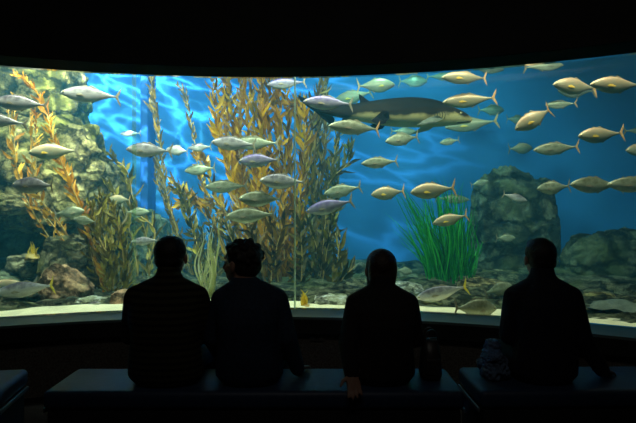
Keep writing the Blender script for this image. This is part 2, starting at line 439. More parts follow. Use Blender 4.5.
rock(407, 292, 17, 10, 5.6, .25, M['pale_rock'], 'pale stone beside the shoulder of the long-haired person', 18, .4, 5)
rock(455, 285, 30, 12, 6.4, .3, M['rock_grey'], 'round mossy rock at the foot of the green weed', 19, .3, 5)
rock(480, 294, 28, 16, 5.7, .28, M['rock_warm'], 'lumpy olive rock behind the pale round-headed fish', 20, .35, 6)
rock(446, 303, 18, 8, 5.2, .2, M['rock_grey'], 'low mossy stone below the yellow-tailed fish at centre right', 21, .4, 5)
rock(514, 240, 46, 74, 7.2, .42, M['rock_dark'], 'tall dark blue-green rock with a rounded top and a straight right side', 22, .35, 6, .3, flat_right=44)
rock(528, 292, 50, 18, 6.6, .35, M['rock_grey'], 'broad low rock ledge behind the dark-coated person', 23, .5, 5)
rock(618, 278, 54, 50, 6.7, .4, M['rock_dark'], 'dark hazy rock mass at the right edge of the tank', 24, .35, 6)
rock(580, 301, 26, 9, 5.6, .2, M['rock_grey'], 'low stone on sand right of the dark-coated shoulder', 25, .5, 5)
rock(600, 300, 14, 8, 5.0, .16, M['rock_warm'], 'lumpy brown stone beside the resting ray', 26, .4, 5)

LOW = [(14, 297, 26, 11, 5.05, .16, 'rock_dark', 'low dark stone at the left edge where the sand begins'),
 (58, 306, 22, 7, 4.95, .12, 'rock_grey', 'low grey stone in the sand below the pinkish boulder'),
 (92, 303, 17, 7, 5.0, .12, 'pale_rock', 'pale broken stone in the sand between the boulders and kelp'),
 (160, 296, 40, 14, 5.6, .25, 'rock_dark', 'low dark rock hidden mostly by the striped sweater'),
 (222, 297, 34, 12, 5.5, .25, 'rock_dark', 'low dark rock at the gap between the two left people'),
 (286, 300, 26, 9, 5.3, .2, 'rock_dark', 'low dark rock behind the navy shoulder at the joint foot'),
 (312, 296, 26, 12, 5.9, .22, 'rock_dark', 'dark rock behind the pale flat stone'),
 (362, 302, 22, 9, 5.2, .18, 'rock_grey', 'low stone left of the long-haired person'),
 (392, 284, 34, 15, 6.5, .3, 'rock_dark', 'dark rock behind the long-haired head'),
 (426, 286, 26, 12, 6.7, .25, 'rock_grey', 'grey rock left under the green weed'),
 (490, 280, 36, 13, 6.9, .3, 'rock_grey', 'grey rock right of the green weed'),
 (545, 281, 40, 14, 6.8, .35, 'rock_dark', 'dark rock behind the right head'),
 (545, 300, 44, 11, 5.5, .22, 'rock_dark', 'low dark rock behind the right person'),
 (600, 290, 46, 14, 5.9, .3, 'rock_dark', 'low dark hazy rock above the ray'),
 (642, 298, 24, 14, 5.1, .2, 'rock_dark', 'dark rock at the right edge just behind the ray'),
 (430, 306, 18, 7, 4.95, .14, 'rock_grey', 'low stone under the belly of the yellow-tailed fish'),
 (478, 309, 12, 6, 5.0, .12, 'rock_grey', 'low stone behind the pale deep-bodied fish')]
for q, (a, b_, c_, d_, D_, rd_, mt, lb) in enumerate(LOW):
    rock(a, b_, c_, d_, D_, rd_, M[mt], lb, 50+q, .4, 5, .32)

# ---------------------------------------------------------------- kelp
def tube(path, rads, seg=7):
    vs, fs = [], []
    n = len(path)
    for i, p in enumerate(path):
        d = (path[min(i+1, n-1)] - path[max(i-1, 0)]).normalized()
        a = d.cross(Vector((0, 1, 0)) if abs(d.y) < .9 else Vector((1, 0, 0))).normalized(); b = d.cross(a)
        for k in range(seg):
            th = 2*PI*k/seg
            vs.append(p + (a*math.cos(th)+b*math.sin(th))*rads[i])
    for i in range(n-1):
        for k in range(seg):
            a, b = i*seg+k, i*seg+(k+1) % seg
            fs.append((a, b, b+seg, a+seg))
    fs.append(tuple(range(seg))[::-1]); fs.append(tuple(range((n-1)*seg, n*seg)))
    return vs, fs

def catmull(pts, n):
    out = []; m = len(pts)-1
    for i in range(n+1):
        u = i/n*m; k = min(int(u), m-1); t = u-k
        p0, p1, p2, p3 = pts[max(k-1, 0)], pts[k], pts[k+1], pts[min(k+2, m)]
        out.append(.5*((2*p1)+(p2-p0)*t+(2*p0-5*p1+4*p2-p3)*t*t+(3*p1-p0-3*p2+p3)*t**3))
    return out

def add_blade(vs, fs, at, base, d, length, width, rng, tone, curl):
    """a lance-shaped blade: ruffled, folded along its midrib, curling"""
    side = d.cross(Vector((rng.uniform(-.6, .6), -1, rng.uniform(-.3, .3)))).normalized()
    nrm = side.cross(d).normalized()
    n = 7; s0 = len(vs)
    ph = rng.random()*6
    for i in range(n+1):
        t = i/n
        wd = width*(math.sin(PI*min(1, t*1.02)**.75)**.9 if 0 < t < 1 else .03)
        c = base + d*length*t + nrm*length*curl*t*t + Vector((0, 0, 1))*length*.12*t*t + side*length*.05*math.sin(t*5+ph)
        ruf = .18*width*math.sin(t*16+ph)
        vs += [c - side*wd/2 + nrm*(wd*.18+ruf), c, c + side*wd/2 + nrm*(wd*.18-ruf)]
        at += [tone-.08, tone+.05, tone-.02]
    for i in range(n):
        a = s0+i*3
        fs += [(a, a+1, a+4, a+3), (a+1, a+2, a+5, a+4)]

def kelp(label, stipes, mat, D, seed, blade=.24, width=.05, step=.07, spread=38, tone=.5, group='giant kelp plants', tr=.35, drift=0, rep=2):
    rng = random.Random(seed)
    stipes = stipes + [[(q[0]+rng.uniform(-9, 9)*(.25+.75*min(1, i)), q[1]+rng.uniform(-6, 6)*min(1, i)) for i, q in enumerate(st)] for st in stipes for _ in range(rep-1)]
    base = P(*stipes[0][0], D)
    root = empty('kelp', (base.x, D, base.z), label, 'kelp', group)
    off = Vector(root.location)
    vs, fs, at = [], [], []
    for si, st in enumerate(stipes):
        dd = D + rng.uniform(-tr, tr)
        pts = [P(q[0], q[1], dd + (0 if i == 0 else rng.uniform(-.08, .08))) - off for i, q in enumerate(st)]
        L = sum((pts[i+1]-pts[i]).length for i in range(len(pts)-1))
        n = max(8, int(L/.05))
        path = catmull(pts, n)
        tv, tf = tube(path, [.009*(1-.5*i/n) for i in range(n+1)], 6)
        mesh_obj('stipe', tv, tf, M['stipe'], root)
        pos = 0.04; k = 0
        while pos < L:
            i = min(int(pos/L*n), n-1)
            d = (path[min(i+1, n)]-path[max(i-1, 0)]).normalized()
            sgn = 1 if k % 2 else -1
            a = rng.uniform(spread*.3, spread*1.7)*sgn + drift
            az = rng.uniform(-85, 85)
            bd = Matrix.Rotation(R_(a), 3, 'Y') @ d
            bd = (Matrix.Rotation(R_(az), 3, d) @ bd).normalized()
            end = 1 - .45*max(0, (pos/L-.8)/.2)
            add_blade(vs, fs, at, path[i], bd, blade*rng.uniform(.45, 1.25)*end, width*rng.uniform(.6, 1.3)*end, rng, min(1, max(0, tone+rng.gauss(0, .22))), rng.uniform(-.25, .25))
            pos += step*rng.uniform(.5, 1.4); k += 1
    mesh_obj('foliage', vs, fs, mat, root, attr=at)
    # holdfast
    bm = bmesh.new(); bmesh.ops.create_icosphere(bm, subdivisions=3, radius=.09)
    for v in bm.verts: v.co *= 1+.5*noise.noise(v.co*18+Vector((seed, 0, 0))); v.co.z *= .6
    bm_obj('holdfast', bm, M['stipe'], root)
    return root

K = kelp
K('tall golden kelp left of the thin window joint, reaching the top', [
   [(262, 300), (255, 230), (243, 165), (232, 110), (226, 66)],
   [(258, 300), (246, 235), (232, 180), (218, 130), (212, 70)],
   [(270, 300), (262, 225), (256, 150), (250, 66)],
   [(266, 300), (268, 225), (262, 150), (262, 64)],
   [(262, 300), (252, 240), (245, 200), (240, 150), (240, 66)]], M['kelp_gold'], 6.7, 11, .22, .043, .034, 32, .6)
K('golden kelp directly behind the thin window joint, reaching the top', [
   [(284, 300), (284, 220), (278, 150), (274, 66)],
   [(290, 300), (296, 230), (290, 160), (284, 66)],
   [(294, 300), (303, 230), (306, 170), (298, 118), (297, 100)]], M['kelp_gold'], 6.5, 12, .22, .043, .034, 30, .5)
K('brown kelp rising behind the shark tail to the top of the window', [
   [(312, 300), (314, 230), (316, 160), (322, 110), (330, 66)],
   [(316, 300), (322, 240), (320, 180), (326, 130), (326, 78)]], M['kelp_brown'], 6.9, 13, .20, .04, .036, 28, .5)
K('brown kelp with tops curving right below the shark', [
   [(326, 298), (326, 240), (332, 190), (345, 160), (352, 142)],
   [(330, 298), (334, 240), (330, 200), (336, 165), (338, 135)],
   [(322, 298), (320, 240), (318, 200), (312, 165)]], M['kelp_olive'], 7.0, 14, .20, .038, .042, 32, .55)
K('low bushy olive kelp at the foot of the tall kelp, right of the joint', [
   [(318, 302), (322, 260), (326, 215)], [(326, 302), (336, 270), (340, 235)], [(334, 302), (345, 285), (348, 262)],
   [(310, 302), (312, 260), (308, 215)], [(300, 302), (302, 255), (298, 210)]], M['kelp_olive'], 6.4, 15, .21, .044, .03, 42, .35)
K('low bushy olive kelp between the heads of the two left people', [
   [(208, 302), (200, 260), (190, 215), (180, 185)], [(222, 302), (218, 260), (215, 220)], [(196, 302), (180, 270), (172, 235)],
   [(240, 300), (236, 260), (228, 225)], [(214, 302), (204, 262), (200, 226)]], M['kelp_olive'], 6.7, 16, .19, .04, .034, 42, .45)
K('dark bushy kelp behind the navy-shirted person with glasses', [
   [(270, 302), (272, 260), (270, 215)], [(282, 302), (284, 258), (284, 212)], [(254, 302), (256, 262), (250, 220)]], M['kelp_brown'], 6.35, 17, .22, .045, .032, 40, .35)
K('slender brown kelp strand beside the blue pilaster', [
   [(200, 300), (180, 240), (166, 190), (160, 140), (156, 105), (150, 76)], [(196, 300), (176, 235), (162, 185), (154, 150)]], M['kelp_brown'], 7.1, 18, .17, .035, .055, 26, .6)
K('thin brown kelp strand hooking left at its top against blue water', [
   [(220, 300), (210, 230), (203, 175), (193, 135), (187, 100), (177, 84)]], M['kelp_brown'], 7.2, 19, .15, .035, .06, 28, .5, rep=1)
K('golden kelp drifting leftwards across open blue water under the small fish', [
   [(236, 300), (225, 250), (208, 212), (190, 198), (170, 182)], [(236, 300), (228, 230), (212, 205), (192, 205), (176, 208)],
   [(238, 300), (232, 230), (216, 195), (205, 165), (200, 150)]], M['kelp_gold'], 6.9, 20, .2, .045, .06, 34, .5)
K('orange kelp strand leaning over the rock cliff to the top left', [
   [(108, 302), (98, 262), (84, 215), (66, 175), (52, 135), (44, 105), (30, 84), (14, 74)],
   [(112, 302), (96, 255), (80, 205), (64, 165), (54, 140)]], M['kelp_orange'], 5.45, 21, .14, .034, .03, 30, .6, tr=.12, rep=1)
K('pale orange kelp wisps at the left edge of the window', [
   [(96, 302), (60, 235), (28, 195), (12, 150), (8, 98)], [(98, 302), (64, 230), (36, 190), (32, 140), (30, 112)]], M['kelp_orange'], 5.65, 22, .13, .032, .06, 30, .75, tr=.05)
K('olive kelp column between the boulders and the first seated person', [
   [(112, 306), (104, 270), (96, 235), (90, 205)], [(118, 306), (116, 265), (110, 230), (98, 195)], [(106, 306), (98, 280), (90, 250), (84, 222)],
   [(122, 306), (124, 270), (120, 235), (112, 205)], [(110, 306), (108, 275), (102, 245)]], M['kelp_olive'], 5.5, 23, .17, .036, .028, 34, .62, tr=.15)
K('golden brown kelp hanging over the dark mound left of the pilaster', [
   [(140, 300), (136, 260), (128, 225), (118, 200), (108, 182)], [(150, 300), (150, 262), (146, 235), (136, 205), (122, 170), (108, 152)]], M['kelp_olive'], 6.6, 24, .18, .04, .05, 36, .6)

def ribbons(name, label, cat, fans, mat, D, seed, width, parent_group=None, tone=.5, rd=.25, stem=None):
    rng = random.Random(seed)
    base = P(*fans[0][0], D); root = empty(name, base, label, cat, parent_group)
    vs, fs, at = [], [], []
    for (bx, by), (tx, ty), jit, cnt in fans:
        for _ in range(cnt):
            d0 = D+rng.uniform(-rd, rd)
            b = P(bx+rng.uniform(-jit, jit)*.6, by, d0)
            k = rng.uniform(.55, 1.05)
            tp = P(bx+(tx-bx)*k+rng.uniform(-jit, jit)*.8, by+(ty-by)*k, d0+rng.uniform(-.2, .2)*min(1, rd*4))
            ln = min(1, (tp-b).length/.6); mid = b.lerp(tp, .5)+Vector((rng.uniform(-.09, .09)*ln-(tx-bx)*.0004*D, rng.uniform(-.06, .06)*ln, 0))
            pts = catmull([b-Vector(root.location), mid-Vector(root.location), tp-Vector(root.location)], 14)
            s0 = len(vs); ph = rng.random()*6; tn = min(1, max(0, tone+rng.gauss(0, .25))); yaw = rng.uniform(-1, 1)
            for i, p in enumerate(pts):
                t = i/14; w = width*(1-t**3)*(.6+.4*math.sin(PI*t))*rng.uniform(.95, 1.05)
                wig = Vector((math.sin(t*9+ph)*.03*t*ln, 0, 0))
                sd = Vector((math.cos(yaw), math.sin(yaw), 0))
                nn = Vector((-sd.y, sd.x, 0))
                vs += [p+wig-sd*w/2, p+wig+nn*w*.3, p+wig+sd*w/2]; at += [tn-.05, tn+.1, tn-.05]
            for i in range(14):
                a = s0+i*3; fs += [(a, a+1, a+4, a+3), (a+1, a+2, a+5, a+4)]
    mesh_obj('foliage', vs, fs, mat, root, attr=at)
    bm = bmesh.new(); bmesh.ops.create_icosphere(bm, subdivisions=3, radius=.08)
    for v in bm.verts: v.co *= 1+.5*noise.noise(v.co*18+Vector((seed, 0, 0))); v.co.z *= .5
    bm_obj('holdfast', bm, M['stipe'], root)
    return root
ribbons('water_weed', 'tall bright green ribbon weed fanning upwards right of the long-haired person', 'water weed', [
   ((436, 286), (396, 186), 12, 42), ((442, 286), (420, 186), 11, 50), ((450, 284), (442, 178), 12, 60), ((458, 282), (458, 182), 10, 48), ((466, 280), (474, 205), 8, 26), ((434, 286), (386, 210), 9, 18), ((470, 278), (482, 238), 6, 14)],
   M['grass_green'], 6.3, 31, .019)
ribbons('water_weed', 'pale yellow weed stalk between the two left heads', 'water weed', [
   ((208, 304), (204, 226), 3, 9), ((210, 304), (214, 218), 4, 8), ((208, 304), (211, 262), 5, 8)], M['weed_pale'], 5.2, 32, .02, rd=.05)
ribbons('water_weed', 'small yellow weed tuft on sand just right of the window joint', 'water weed', [
   ((304, 309), (301, 288), 2, 7), ((304, 309), (306, 290), 2, 6)], M['weed_yellow'], 4.75, 33, .028, rd=.03)
ribbons('water_weed', 'tuft of yellow weed on the boulder in the shaded hollow', 'water weed', [
   ((33, 258), (31, 240), 3, 8), ((35, 258), (38, 246), 3, 6)], M['weed_yellow'], 5.7, 34, .02, rd=.04)

# ---------------------------------------------------------------- fish
def prof(tab, t):
    for (a, x), (b, y) in zip(tab, tab[1:]):
        if a <= t <= b:
            u = (t-a)/(b-a); u = u*u*(3-2*u)*.35+u*.65
            return x+(y-x)*u
    return tab[-1][1]
TOP = [(0, .004), (.03, .030), (.08, .056), (.16, .086), (.28, .113), (.40, .121), (.52, .112), (.66, .078), (.78, .041), (.87, .017), (.93, .017)]
BOT = [(0, .004), (.03, .022), (.08, .044), (.16, .076), (.28, .110), (.40, .124), (.52, .114), (.66, .078), (.78, .040), (.87, .017), (.93, .017)]
WID = [(0, .004), (.03, .020), (.08, .036), (.16, .052), (.28, .064), (.40, .066), (.52, .058), (.66, .040), (.78, .022), (.87, .010), (.93, .004)]
def bendy(x, b):
    t = .5-x                       # 0 nose .. 1 tail
    return b*max(0, t-.35)**2
def fish_body_mesh(b):
    vs, fs = [], []; n, s = 30, 18
    for i in range(n+1):
        t = .93*(i/n)**1.25
        x = .5-t
        for k in range(s):
            th = 2*PI*k/s; c, sn = math.cos(th), math.sin(th)
            hz = prof(TOP, t) if sn > 0 else prof(BOT, t)
            cc = math.copysign(abs(c)**1.15, c)
            vs.append((x, prof(WID, t)*cc + bendy(x, b), hz*sn))
    for i in range(n):
        for k in range(s):
            a, c = i*s+k, i*s+(k+1) % s; fs.append((a, a+s, c+s, c))
    fs.append(tuple(range(s))); fs.append(tuple(range(n*s, (n+1)*s))[::-1])
    return vs, fs
def flat_fin(outline, th, b, thick_at=None):
    """outline in (x,z); a thin lens-like solid in the xz plane"""
    n = len(outline); cx = sum(p[0] for p in outline)/n; cz = sum(p[1] for p in outline)/n
    vs = [(x, bendy(x, b), z) for x, z in outline]
    vs += [(cx+(x-cx)*.7, bendy(cx+(x-cx)*.7, b)+th, cz+(z-cz)*.7) for x, z in outline]
    vs += [(cx+(x-cx)*.7, bendy(cx+(x-cx)*.7, b)-th, cz+(z-cz)*.7) for x, z in outline]
    fs = []
    for i in range(n):
        j = (i+1) % n
        fs += [(i, j, n+j, n+i), (j, i, 2*n+i, 2*n+j)]
    fs += [tuple(range(n, 2*n)), tuple(range(2*n, 3*n))[::-1]]
    return vs, fs
def fin_ob(name, outline, th, b, mat, parent):
    n = len(outline)
    # star-fill through triangulation of concave shapes
    o_v, o_f = flat_fin(outline, th, b)
    o = mesh_obj(name, o_v, o_f, mat, parent, False)
    bm = bmesh.new(); bm.from_mesh(o.data); bmesh.ops.triangulate(bm, faces=[f for f in bm.faces if len(f.verts) > 4]); bmesh.ops.recalc_face_normals(bm, faces=bm.faces); bm.to_mesh(o.data); bm.free()
    return o
def ball(name, c, r, mat, parent, sc=(1, 1, 1)):
    bm = bmesh.new(); bmesh.ops.create_icosphere(bm, subdivisions=2, radius=1)
    for v in bm.verts: v.co = Vector(c)+Vector((v.co.x*r*sc[0], v.co.y*r*sc[1], v.co.z*r*sc[2]))
    return bm_obj(name, bm, mat, parent)
def make_fish(b, full=True):
    root = bpy.data.objects.new('fish', None); COL.objects.link(root)
    mesh_obj('body', *fish_body_mesh(b), M['fish_a'], root)
    fin_ob('tail_fin', [(-.405, .012), (-.43, .03), (-.460, .080), (-.512, .150), (-.497, .08), (-.475, .03), (-.462, 0), (-.475, -.03), (-.497, -.08), (-.512, -.150), (-.460, -.080), (-.43, -.03), (-.405, -.012)], .004, b, M['fin'], root)
    fin_ob('dorsal_fin', [(.17, .108), (.12, .133), (.07, .130), (.03, .118), (-.02, .138), (-.08, .112), (-.18, .070), (-.27, .044), (-.27, .026), (-.15, .052), (0, .088), (.12, .098)], .004, b, M['fin'], root)
    fin_ob('anal_fin', [(-.02, -.098), (-.05, -.134), (-.10, -.104), (-.18, -.070), (-.27, -.042), (-.27, -.026), (-.15, -.052), (-.04, -.085)], .004, b, M['fin'], root)
    if full:
        for s in (1, -1):
            o = fin_ob('pectoral_fin', [(.205, -.012), (.15, .006), (.10, -.010), (.05, -.034), (.11, -.034), (.16, -.036), (.20, -.030)], .003, 0, M['fin'], root)
            for v in o.data.vertices: v.co.y += s*(.066 + (.2-v.co.x)*.06)
            e = ball('eye', (.435, s*.027, .012), .018, M['eye_w'], root, (1, .6, 1))
            ball('pupil', (.435, s*.034, .012), .011, M['eye_b'], e, (1, .5, 1))
            fin_ob('gill_cover', [(.345, .055), (.335, .03), (.33, 0), (.336, -.03), (.35, -.055), (.343, -.03), (.339, 0), (.343, .03)], .002, 0, M['fin'], root)
            for v in root.children[-1].data.vertices: v.co.y += s*.058*(1-abs(v.co.z)*7*abs(v.co.z)*3)
    return root
protos = {}
for i, b in enumerate((0, .28, -.28)):
    protos[i, True] = make_fish(b, True)
    protos[i, False] = make_fish(b, False)
def remat(o, mat):
    o.material_slots[0].link = 'OBJECT'; o.material_slots[0].material = mat
def copy_tree(o, parent=None):
    c = o.copy(); COL.objects.link(c); c.parent = parent
    for ch in o.children: copy_tree(ch, c)
    return c
FG = 'fish schooling in the tank'
frng = random.Random(5)
def fish(nx, ny, tx, ty, h, D, tone, label, tail=None, yaw=None, full=None):
    a, b = P(nx, ny, D), P(tx, ty, D)
    d = a-b; Lr = d.length
    hs = h*D/F
    if full is None: full = abs(nx-tx) > 26
    if yaw is None: yaw = frng.uniform(-14, 14)
    x = d.normalized(); y = Vector((0, 1, 0)) if x.x < 0 else Vector((0, -1, 0))
    y = Vector((0, -1, 0)).cross(Vector((0, 0, 1))) and y
    z = x.cross(Vector((0, 1, 0))); z = z if z.z > 0 else -z
    y = z.cross(x)
    Lx = Lr/math.cos(R_(yaw))
    m = Matrix((x, y, z)).transposed()
    m = Matrix.Rotation(R_(yaw), 3, z) @ m
    var = frng.choice((0, 1, 2))
    o = copy_tree(protos[var, full])
    mm = m.to_4x4(); mm.translation = (a+b)/2
    zs = hs/.245
    o.matrix_world = mm @ Matrix.Diagonal((Lx, Lx*.9 if zs < Lx*1.25 else zs*.8, zs, 1))
    tag(o, label, 'fish', FG)
    for ch in o.children:
        n = ch.name.split('.')[0]
        if n == 'body': remat(ch, M['fish_'+tone])
        if n == 'pectoral_fin' and tone == 'b': remat(ch, M['spot'])
        if n == 'tail_fin':
            tm = {'y': 'fin_yellow', 'o': 'fin_orange'}.get(tail)
            if tm: remat(ch, M[tm]); ch['label'] = {'y': 'yellow forked tail', 'o': 'amber forked tail'}[tail]
    return o
FL = [
 (61, 93, 118, 96, 16.5, 5.0, 'a', 'grey fish against blue wall beside the cliff top, topmost on that side'),
 (-8, 101, 46, 105, 16, 4.75, 'a', 'silver fish at the left edge passing before the orange kelp strand'),
 (-26, 117, 23, 123, 13, 4.65, 'a', 'silver fish cut off by the left edge, its tail beside orange kelp'),
 (29, 153, 76, 150, 16, 5.1, 'b', 'pale fish before the cliff face, above the largest left fish'),
 (8, 185, 61, 186, 17, 4.55, 'a', 'large silver fish before the lower cliff, above the mossy ledge'),
 (84, 211, 55, 214, 12, 5.2, 'c', 'green fish heading right above the upright grey boulder', None),
 (74, 219, 96, 222, 9, 5.1, 'c', 'small green silver fish directly beneath the green one heading right'),
 (107, 199, 133, 200, 9, 6.0, 'b', 'small brownish fish left of the blue pilaster foot', 'o'),
 (149, 212, 126, 212, 9, 5.9, 'c', 'small olive fish heading right below the brownish one by the pilaster'),
 (120, 134, 140, 133, 6, 7.2, 'a', 'tiny silver fish left of the blue pilaster, at mid height'),
 (125, 149, 171, 151, 15, 5.2, 'a', 'silver fish crossing the blue pilaster, orange mark behind its head'),
 (166, 149, 190, 152, 10, 6.0, 'a', 'small silver fish following right behind the one crossing the pilaster'),
 (188, 148, 213, 147, 8, 6.2, 'a', 'small slim silver fish third in line right of the pilaster'),
 (184, 171, 216, 168, 11, 6.3, 'c', 'dim greenish fish among kelp tips below the small silver line'),
 (204, 187, 247, 186, 13, 5.4, 'c', 'silver green fish with narrow tail before the golden kelp, left side'),
 (211, 142, 256, 145, 14.5, 5.3, 'a', 'front one of two overlapping silver fish before the golden kelp'),
 (229, 142, 280, 144, 14, 5.6, 'c', 'rear one of two overlapping silver fish before the golden kelp'),
 (238, 161, 280, 160, 14, 5.3, 'd', 'violet grey fish beneath the overlapping pair'),
 (260, 181, 306, 182, 16, 5.1, 'a', 'silver fish whose tail touches the thin window joint'),
 (239, 199, 282, 199, 16, 5.1, 'c', 'silver fish second from the bottom of the stack before golden kelp'),
 (225, 217, 276, 214, 15.5, 5.0, 'c', 'lowest silver fish above the glasses-wearing person'),
 (267, 85, 306, 81, 11.5, 5.8, 'd', 'violet fish under the top edge, left of the shark tail'),
 (303, 102, 353, 104, 14.5, 5.2, 'd', 'violet fish in front of the shark tail root'),
 (328, 127, 382, 128, 15, 5.1, 'c', 'silver green fish with amber tail crossing below the shark', 'o'),
 (315, 124, 347, 126, 13, 7.4, 'a', 'fish behind the shark tail, left of the amber-tailed fish'),
 (334, 101, 372, 93, 14, 7.5, 'b', 'pale hazy fish behind the shark back fin'),
 (395, 85, 357, 86, 14.5, 6.9, 'b', 'pale orange fish heading right above the shark back', 'o'),
 (427, 82, 399, 80, 12, 7.9, 'c', 'faint green fish heading right above the middle of the shark'),
 (462, 76, 426, 77, 9, 7.6, 'c', 'faint green fish half hidden behind the topmost right fish'),
 (441, 78, 489, 77, 13.5, 5.2, 'b', 'olive fish above the shark head, nearest the top frame', 'o'),
 (442, 103, 495, 98, 14.5, 5.3, 'b', 'fish with orange tail just above the shark snout', 'o'),
 (446, 127, 496, 122, 13.5, 6.9, 'b', 'pale fish passing behind the shark snout', 'o'),
 (505, 110, 479, 110, 11, 7.7, 'c', 'faint green fish heading right, right of the shark head'),
 (527, 120, 506, 119, 9, 7.5, 'c', 'faint green fish behind the steeply diving orange fish'),
 (515, 130, 553, 108, 17, 4.9, 'b', 'orange silver fish diving steeply down to the left', 'o'),
 (546, 105, 575, 104, 8.5, 6.0, 'c', 'small green fish touching the tail of the diving fish', 'o'),
 (550, 86, 600, 87, 17, 4.9, 'b', 'large pale orange fish in the upper right, front one of the overlapping two', 'o'),
 (556, 92, 594, 91, 13, 6.2, 'c', 'green fish hidden beneath the large pale orange fish'),
 (587, 86, 646, 84, 17, 4.65, 'b', 'large pale orange fish running out of the upper right edge', 'o'),
 (564, 65, 525, 67, 10, 5.8, 'c', 'green fish grazing the top frame, heading right'),
 (504, 70, 470, 68, 9, 6.6, 'c', 'faint green fish clipped by the top frame above the shark nose'),
 (576, 137, 622, 133, 16, 4.9, 'b', 'golden green fish with forked amber tail in the right water', 'o'),
 (535, 150, 577, 147, 13, 5.2, 'c', 'pale green fish level above the rounded rock top', 'o'),
 (533, 148, 508, 149, 11, 7.3, 'b', 'dim brown fish heading right left of the pale green one'),
 (538, 189, 569, 186, 13.5, 5.1, 'c', 'smallest and first of three fish in a line at the right'),
 (567, 185, 622, 185, 16.5, 4.8, 'c', 'middle one of three fish in a line at the right'),
 (608, 185, 662, 184, 16, 4.65, 'c', 'last of three fish in a line, cut off by the right edge'),
 (660, 130, 624, 131, 10, 6.4, 'c', 'faint green fish entering at the right edge, heading right'),
 (624, 151, 660, 148, 13, 5.6, 'b', 'brownish fish cut off by the right edge, above the line of three'),
 (583, 120, 600, 119, 6, 8.0, 'c', 'very faint green fish deep behind the golden green fish'),
 (611, 117, 597, 118, 5, 8.1, 'c', 'very faint fish heading right deep in the right water'),
 (527, 201, 503, 194, 8, 5.8, 'a', 'small silver fish heading right before the tall dark rock'),
 (515, 238, 496, 238, 8, 6.2, 'c', 'small olive fish low before the tall dark rock'),
 (361, 164, 398, 161, 11.5, 5.4, 'c', 'slim green fish in open blue below the shark middle'),
 (371, 195, 405, 191, 13.5, 5.4, 'b', 'golden green fish left of the weed tips, with orange tail', 'o'),
 (410, 193, 454, 188, 16.5, 5.1, 'b', 'pale golden fish just above the green weed', 'o'),
 (470, 200, 436, 198, 9, 6.9, 'c', 'faint fish behind the green weed tips'),
 (433, 224, 467, 215, 12, 5.3, 'b', 'orange silver fish crossing in front of the green weed', 'o'),
 (385, 142, 420, 136, 13, 5.6, 'c', 'green fish under the shark belly with tail tipped up'),
 (417, 132, 391, 131, 8, 7.3, 'c', 'faint small fish close beneath the shark belly'),
 (440, 143, 459, 140, 7, 6.6, 'c', 'tiny slim green fish below the shark head'),
 (488, 181, 471, 185, 6.5, 6.8, 'c', 'tiny dark fish left of the rounded rock top'),
 (324, 194, 361, 187, 13, 5.6, 'c', 'silver green fish rising right, upper one of a pair'),
 (306, 212, 352, 201, 15, 5.1, 'd', 'violet backed fish rising right, lower one of a pair'),
 (131, 242, 160, 240, 8.5, 5.2, 'a', 'slim silver fish left of the first seated head'),
 (-6, 294, 58, 284, 16, 4.75, 'a', 'silver fish with bright yellow tail low at the left edge', 'y'),
 (-16, 288, 36, 284, 14, 5.15, 'b', 'olive fish behind the yellow-tailed one at the left edge'),
 (-34, 292, 9, 300, 11, 4.5, 'a', 'fish at the lower left corner showing only its tail'),
 (416, 299, 467, 286, 15, 4.72, 'a', 'silver fish with yellow tail low beside the long-haired person', 'y'),
 (412, 272, 397, 270, 8, 6.2, 'c', 'small dark fish beside the long-haired head'),
 (497, 309, 454, 308, 20, 4.34, 'c', 'pale deep-bodied fish on the sand near the dark-coated person'),
 (512, 285, 486, 294, 14, 5.0, 'c', 'pale fish nosing behind the dark-coated shoulder'),
 (616, 276, 605, 280, 4, 6.2, 'c', 'tiny green fish before the rock mass at the right'),
 (101, 303, 85, 305, 5, 4.75, 'a', 'small pale fish lying close to the sand below the boulders'),
]
for row in FL:
    r = list(row); tail = r[8] if len(r) > 8 else None
    fish(*r[:8], tail=tail)
for p in protos.values():
    for c in list(p.children):
        for g in list(c.children): bpy.data.objects.remove(g)
        bpy.data.objects.remove(c)
    bpy.data.objects.remove(p)

# ---------------------------------------------------------------- shark
SD = 5.85
sr = empty('shark', P(400, 112, SD), 'large dark shark with pale belly swimming right in the upper middle', 'shark')
so = Vector(sr.location)
SP = [(472, 120, 1.2), (469, 119.5, 4), (463, 118, 6.5), (455, 116.8, 9), (445, 115.2, 12), (432, 113.8, 14.5), (415, 113, 15.7), (398, 113, 15.2), (382, 112.8, 13.5), (366, 112.3, 10.8), (350, 111.6, 8), (338, 110.5, 6.2), (326, 108.6, 4.6), (318, 106.5, 3.6), (308, 101, 2.4), (299, 94, 1.2)]
pts = catmull([Vector((a, b, c)) for a, b, c in SP], 60)
vs, fs = [], []; S = 24; s = SD/F
for q in pts:
    c = P(q.x, q.y, SD)-so
    # gentle sideways sweep of the tail
    sw = .18*max(0, (400-q.x)/100)**2
    for k in range(S):
        th = 2*PI*k/S; cn, sn = math.cos(th), math.sin(th)
        flat = 1 if sn > 0 else .92
        vs.append(c+Vector((0, sw+.82*q.z*s*cn, q.z*s*sn*flat)))
for i in range(len(pts)-1):
    for k in range(S):
        a, b = i*S+k, i*S+(k+1) % S; fs.append((a, b, b+S, a+S))
fs += [tuple(range(S))[::-1], tuple(range((len(pts)-1)*S, len(pts)*S))]
mesh_obj('body', vs, fs, M['shark'], sr)
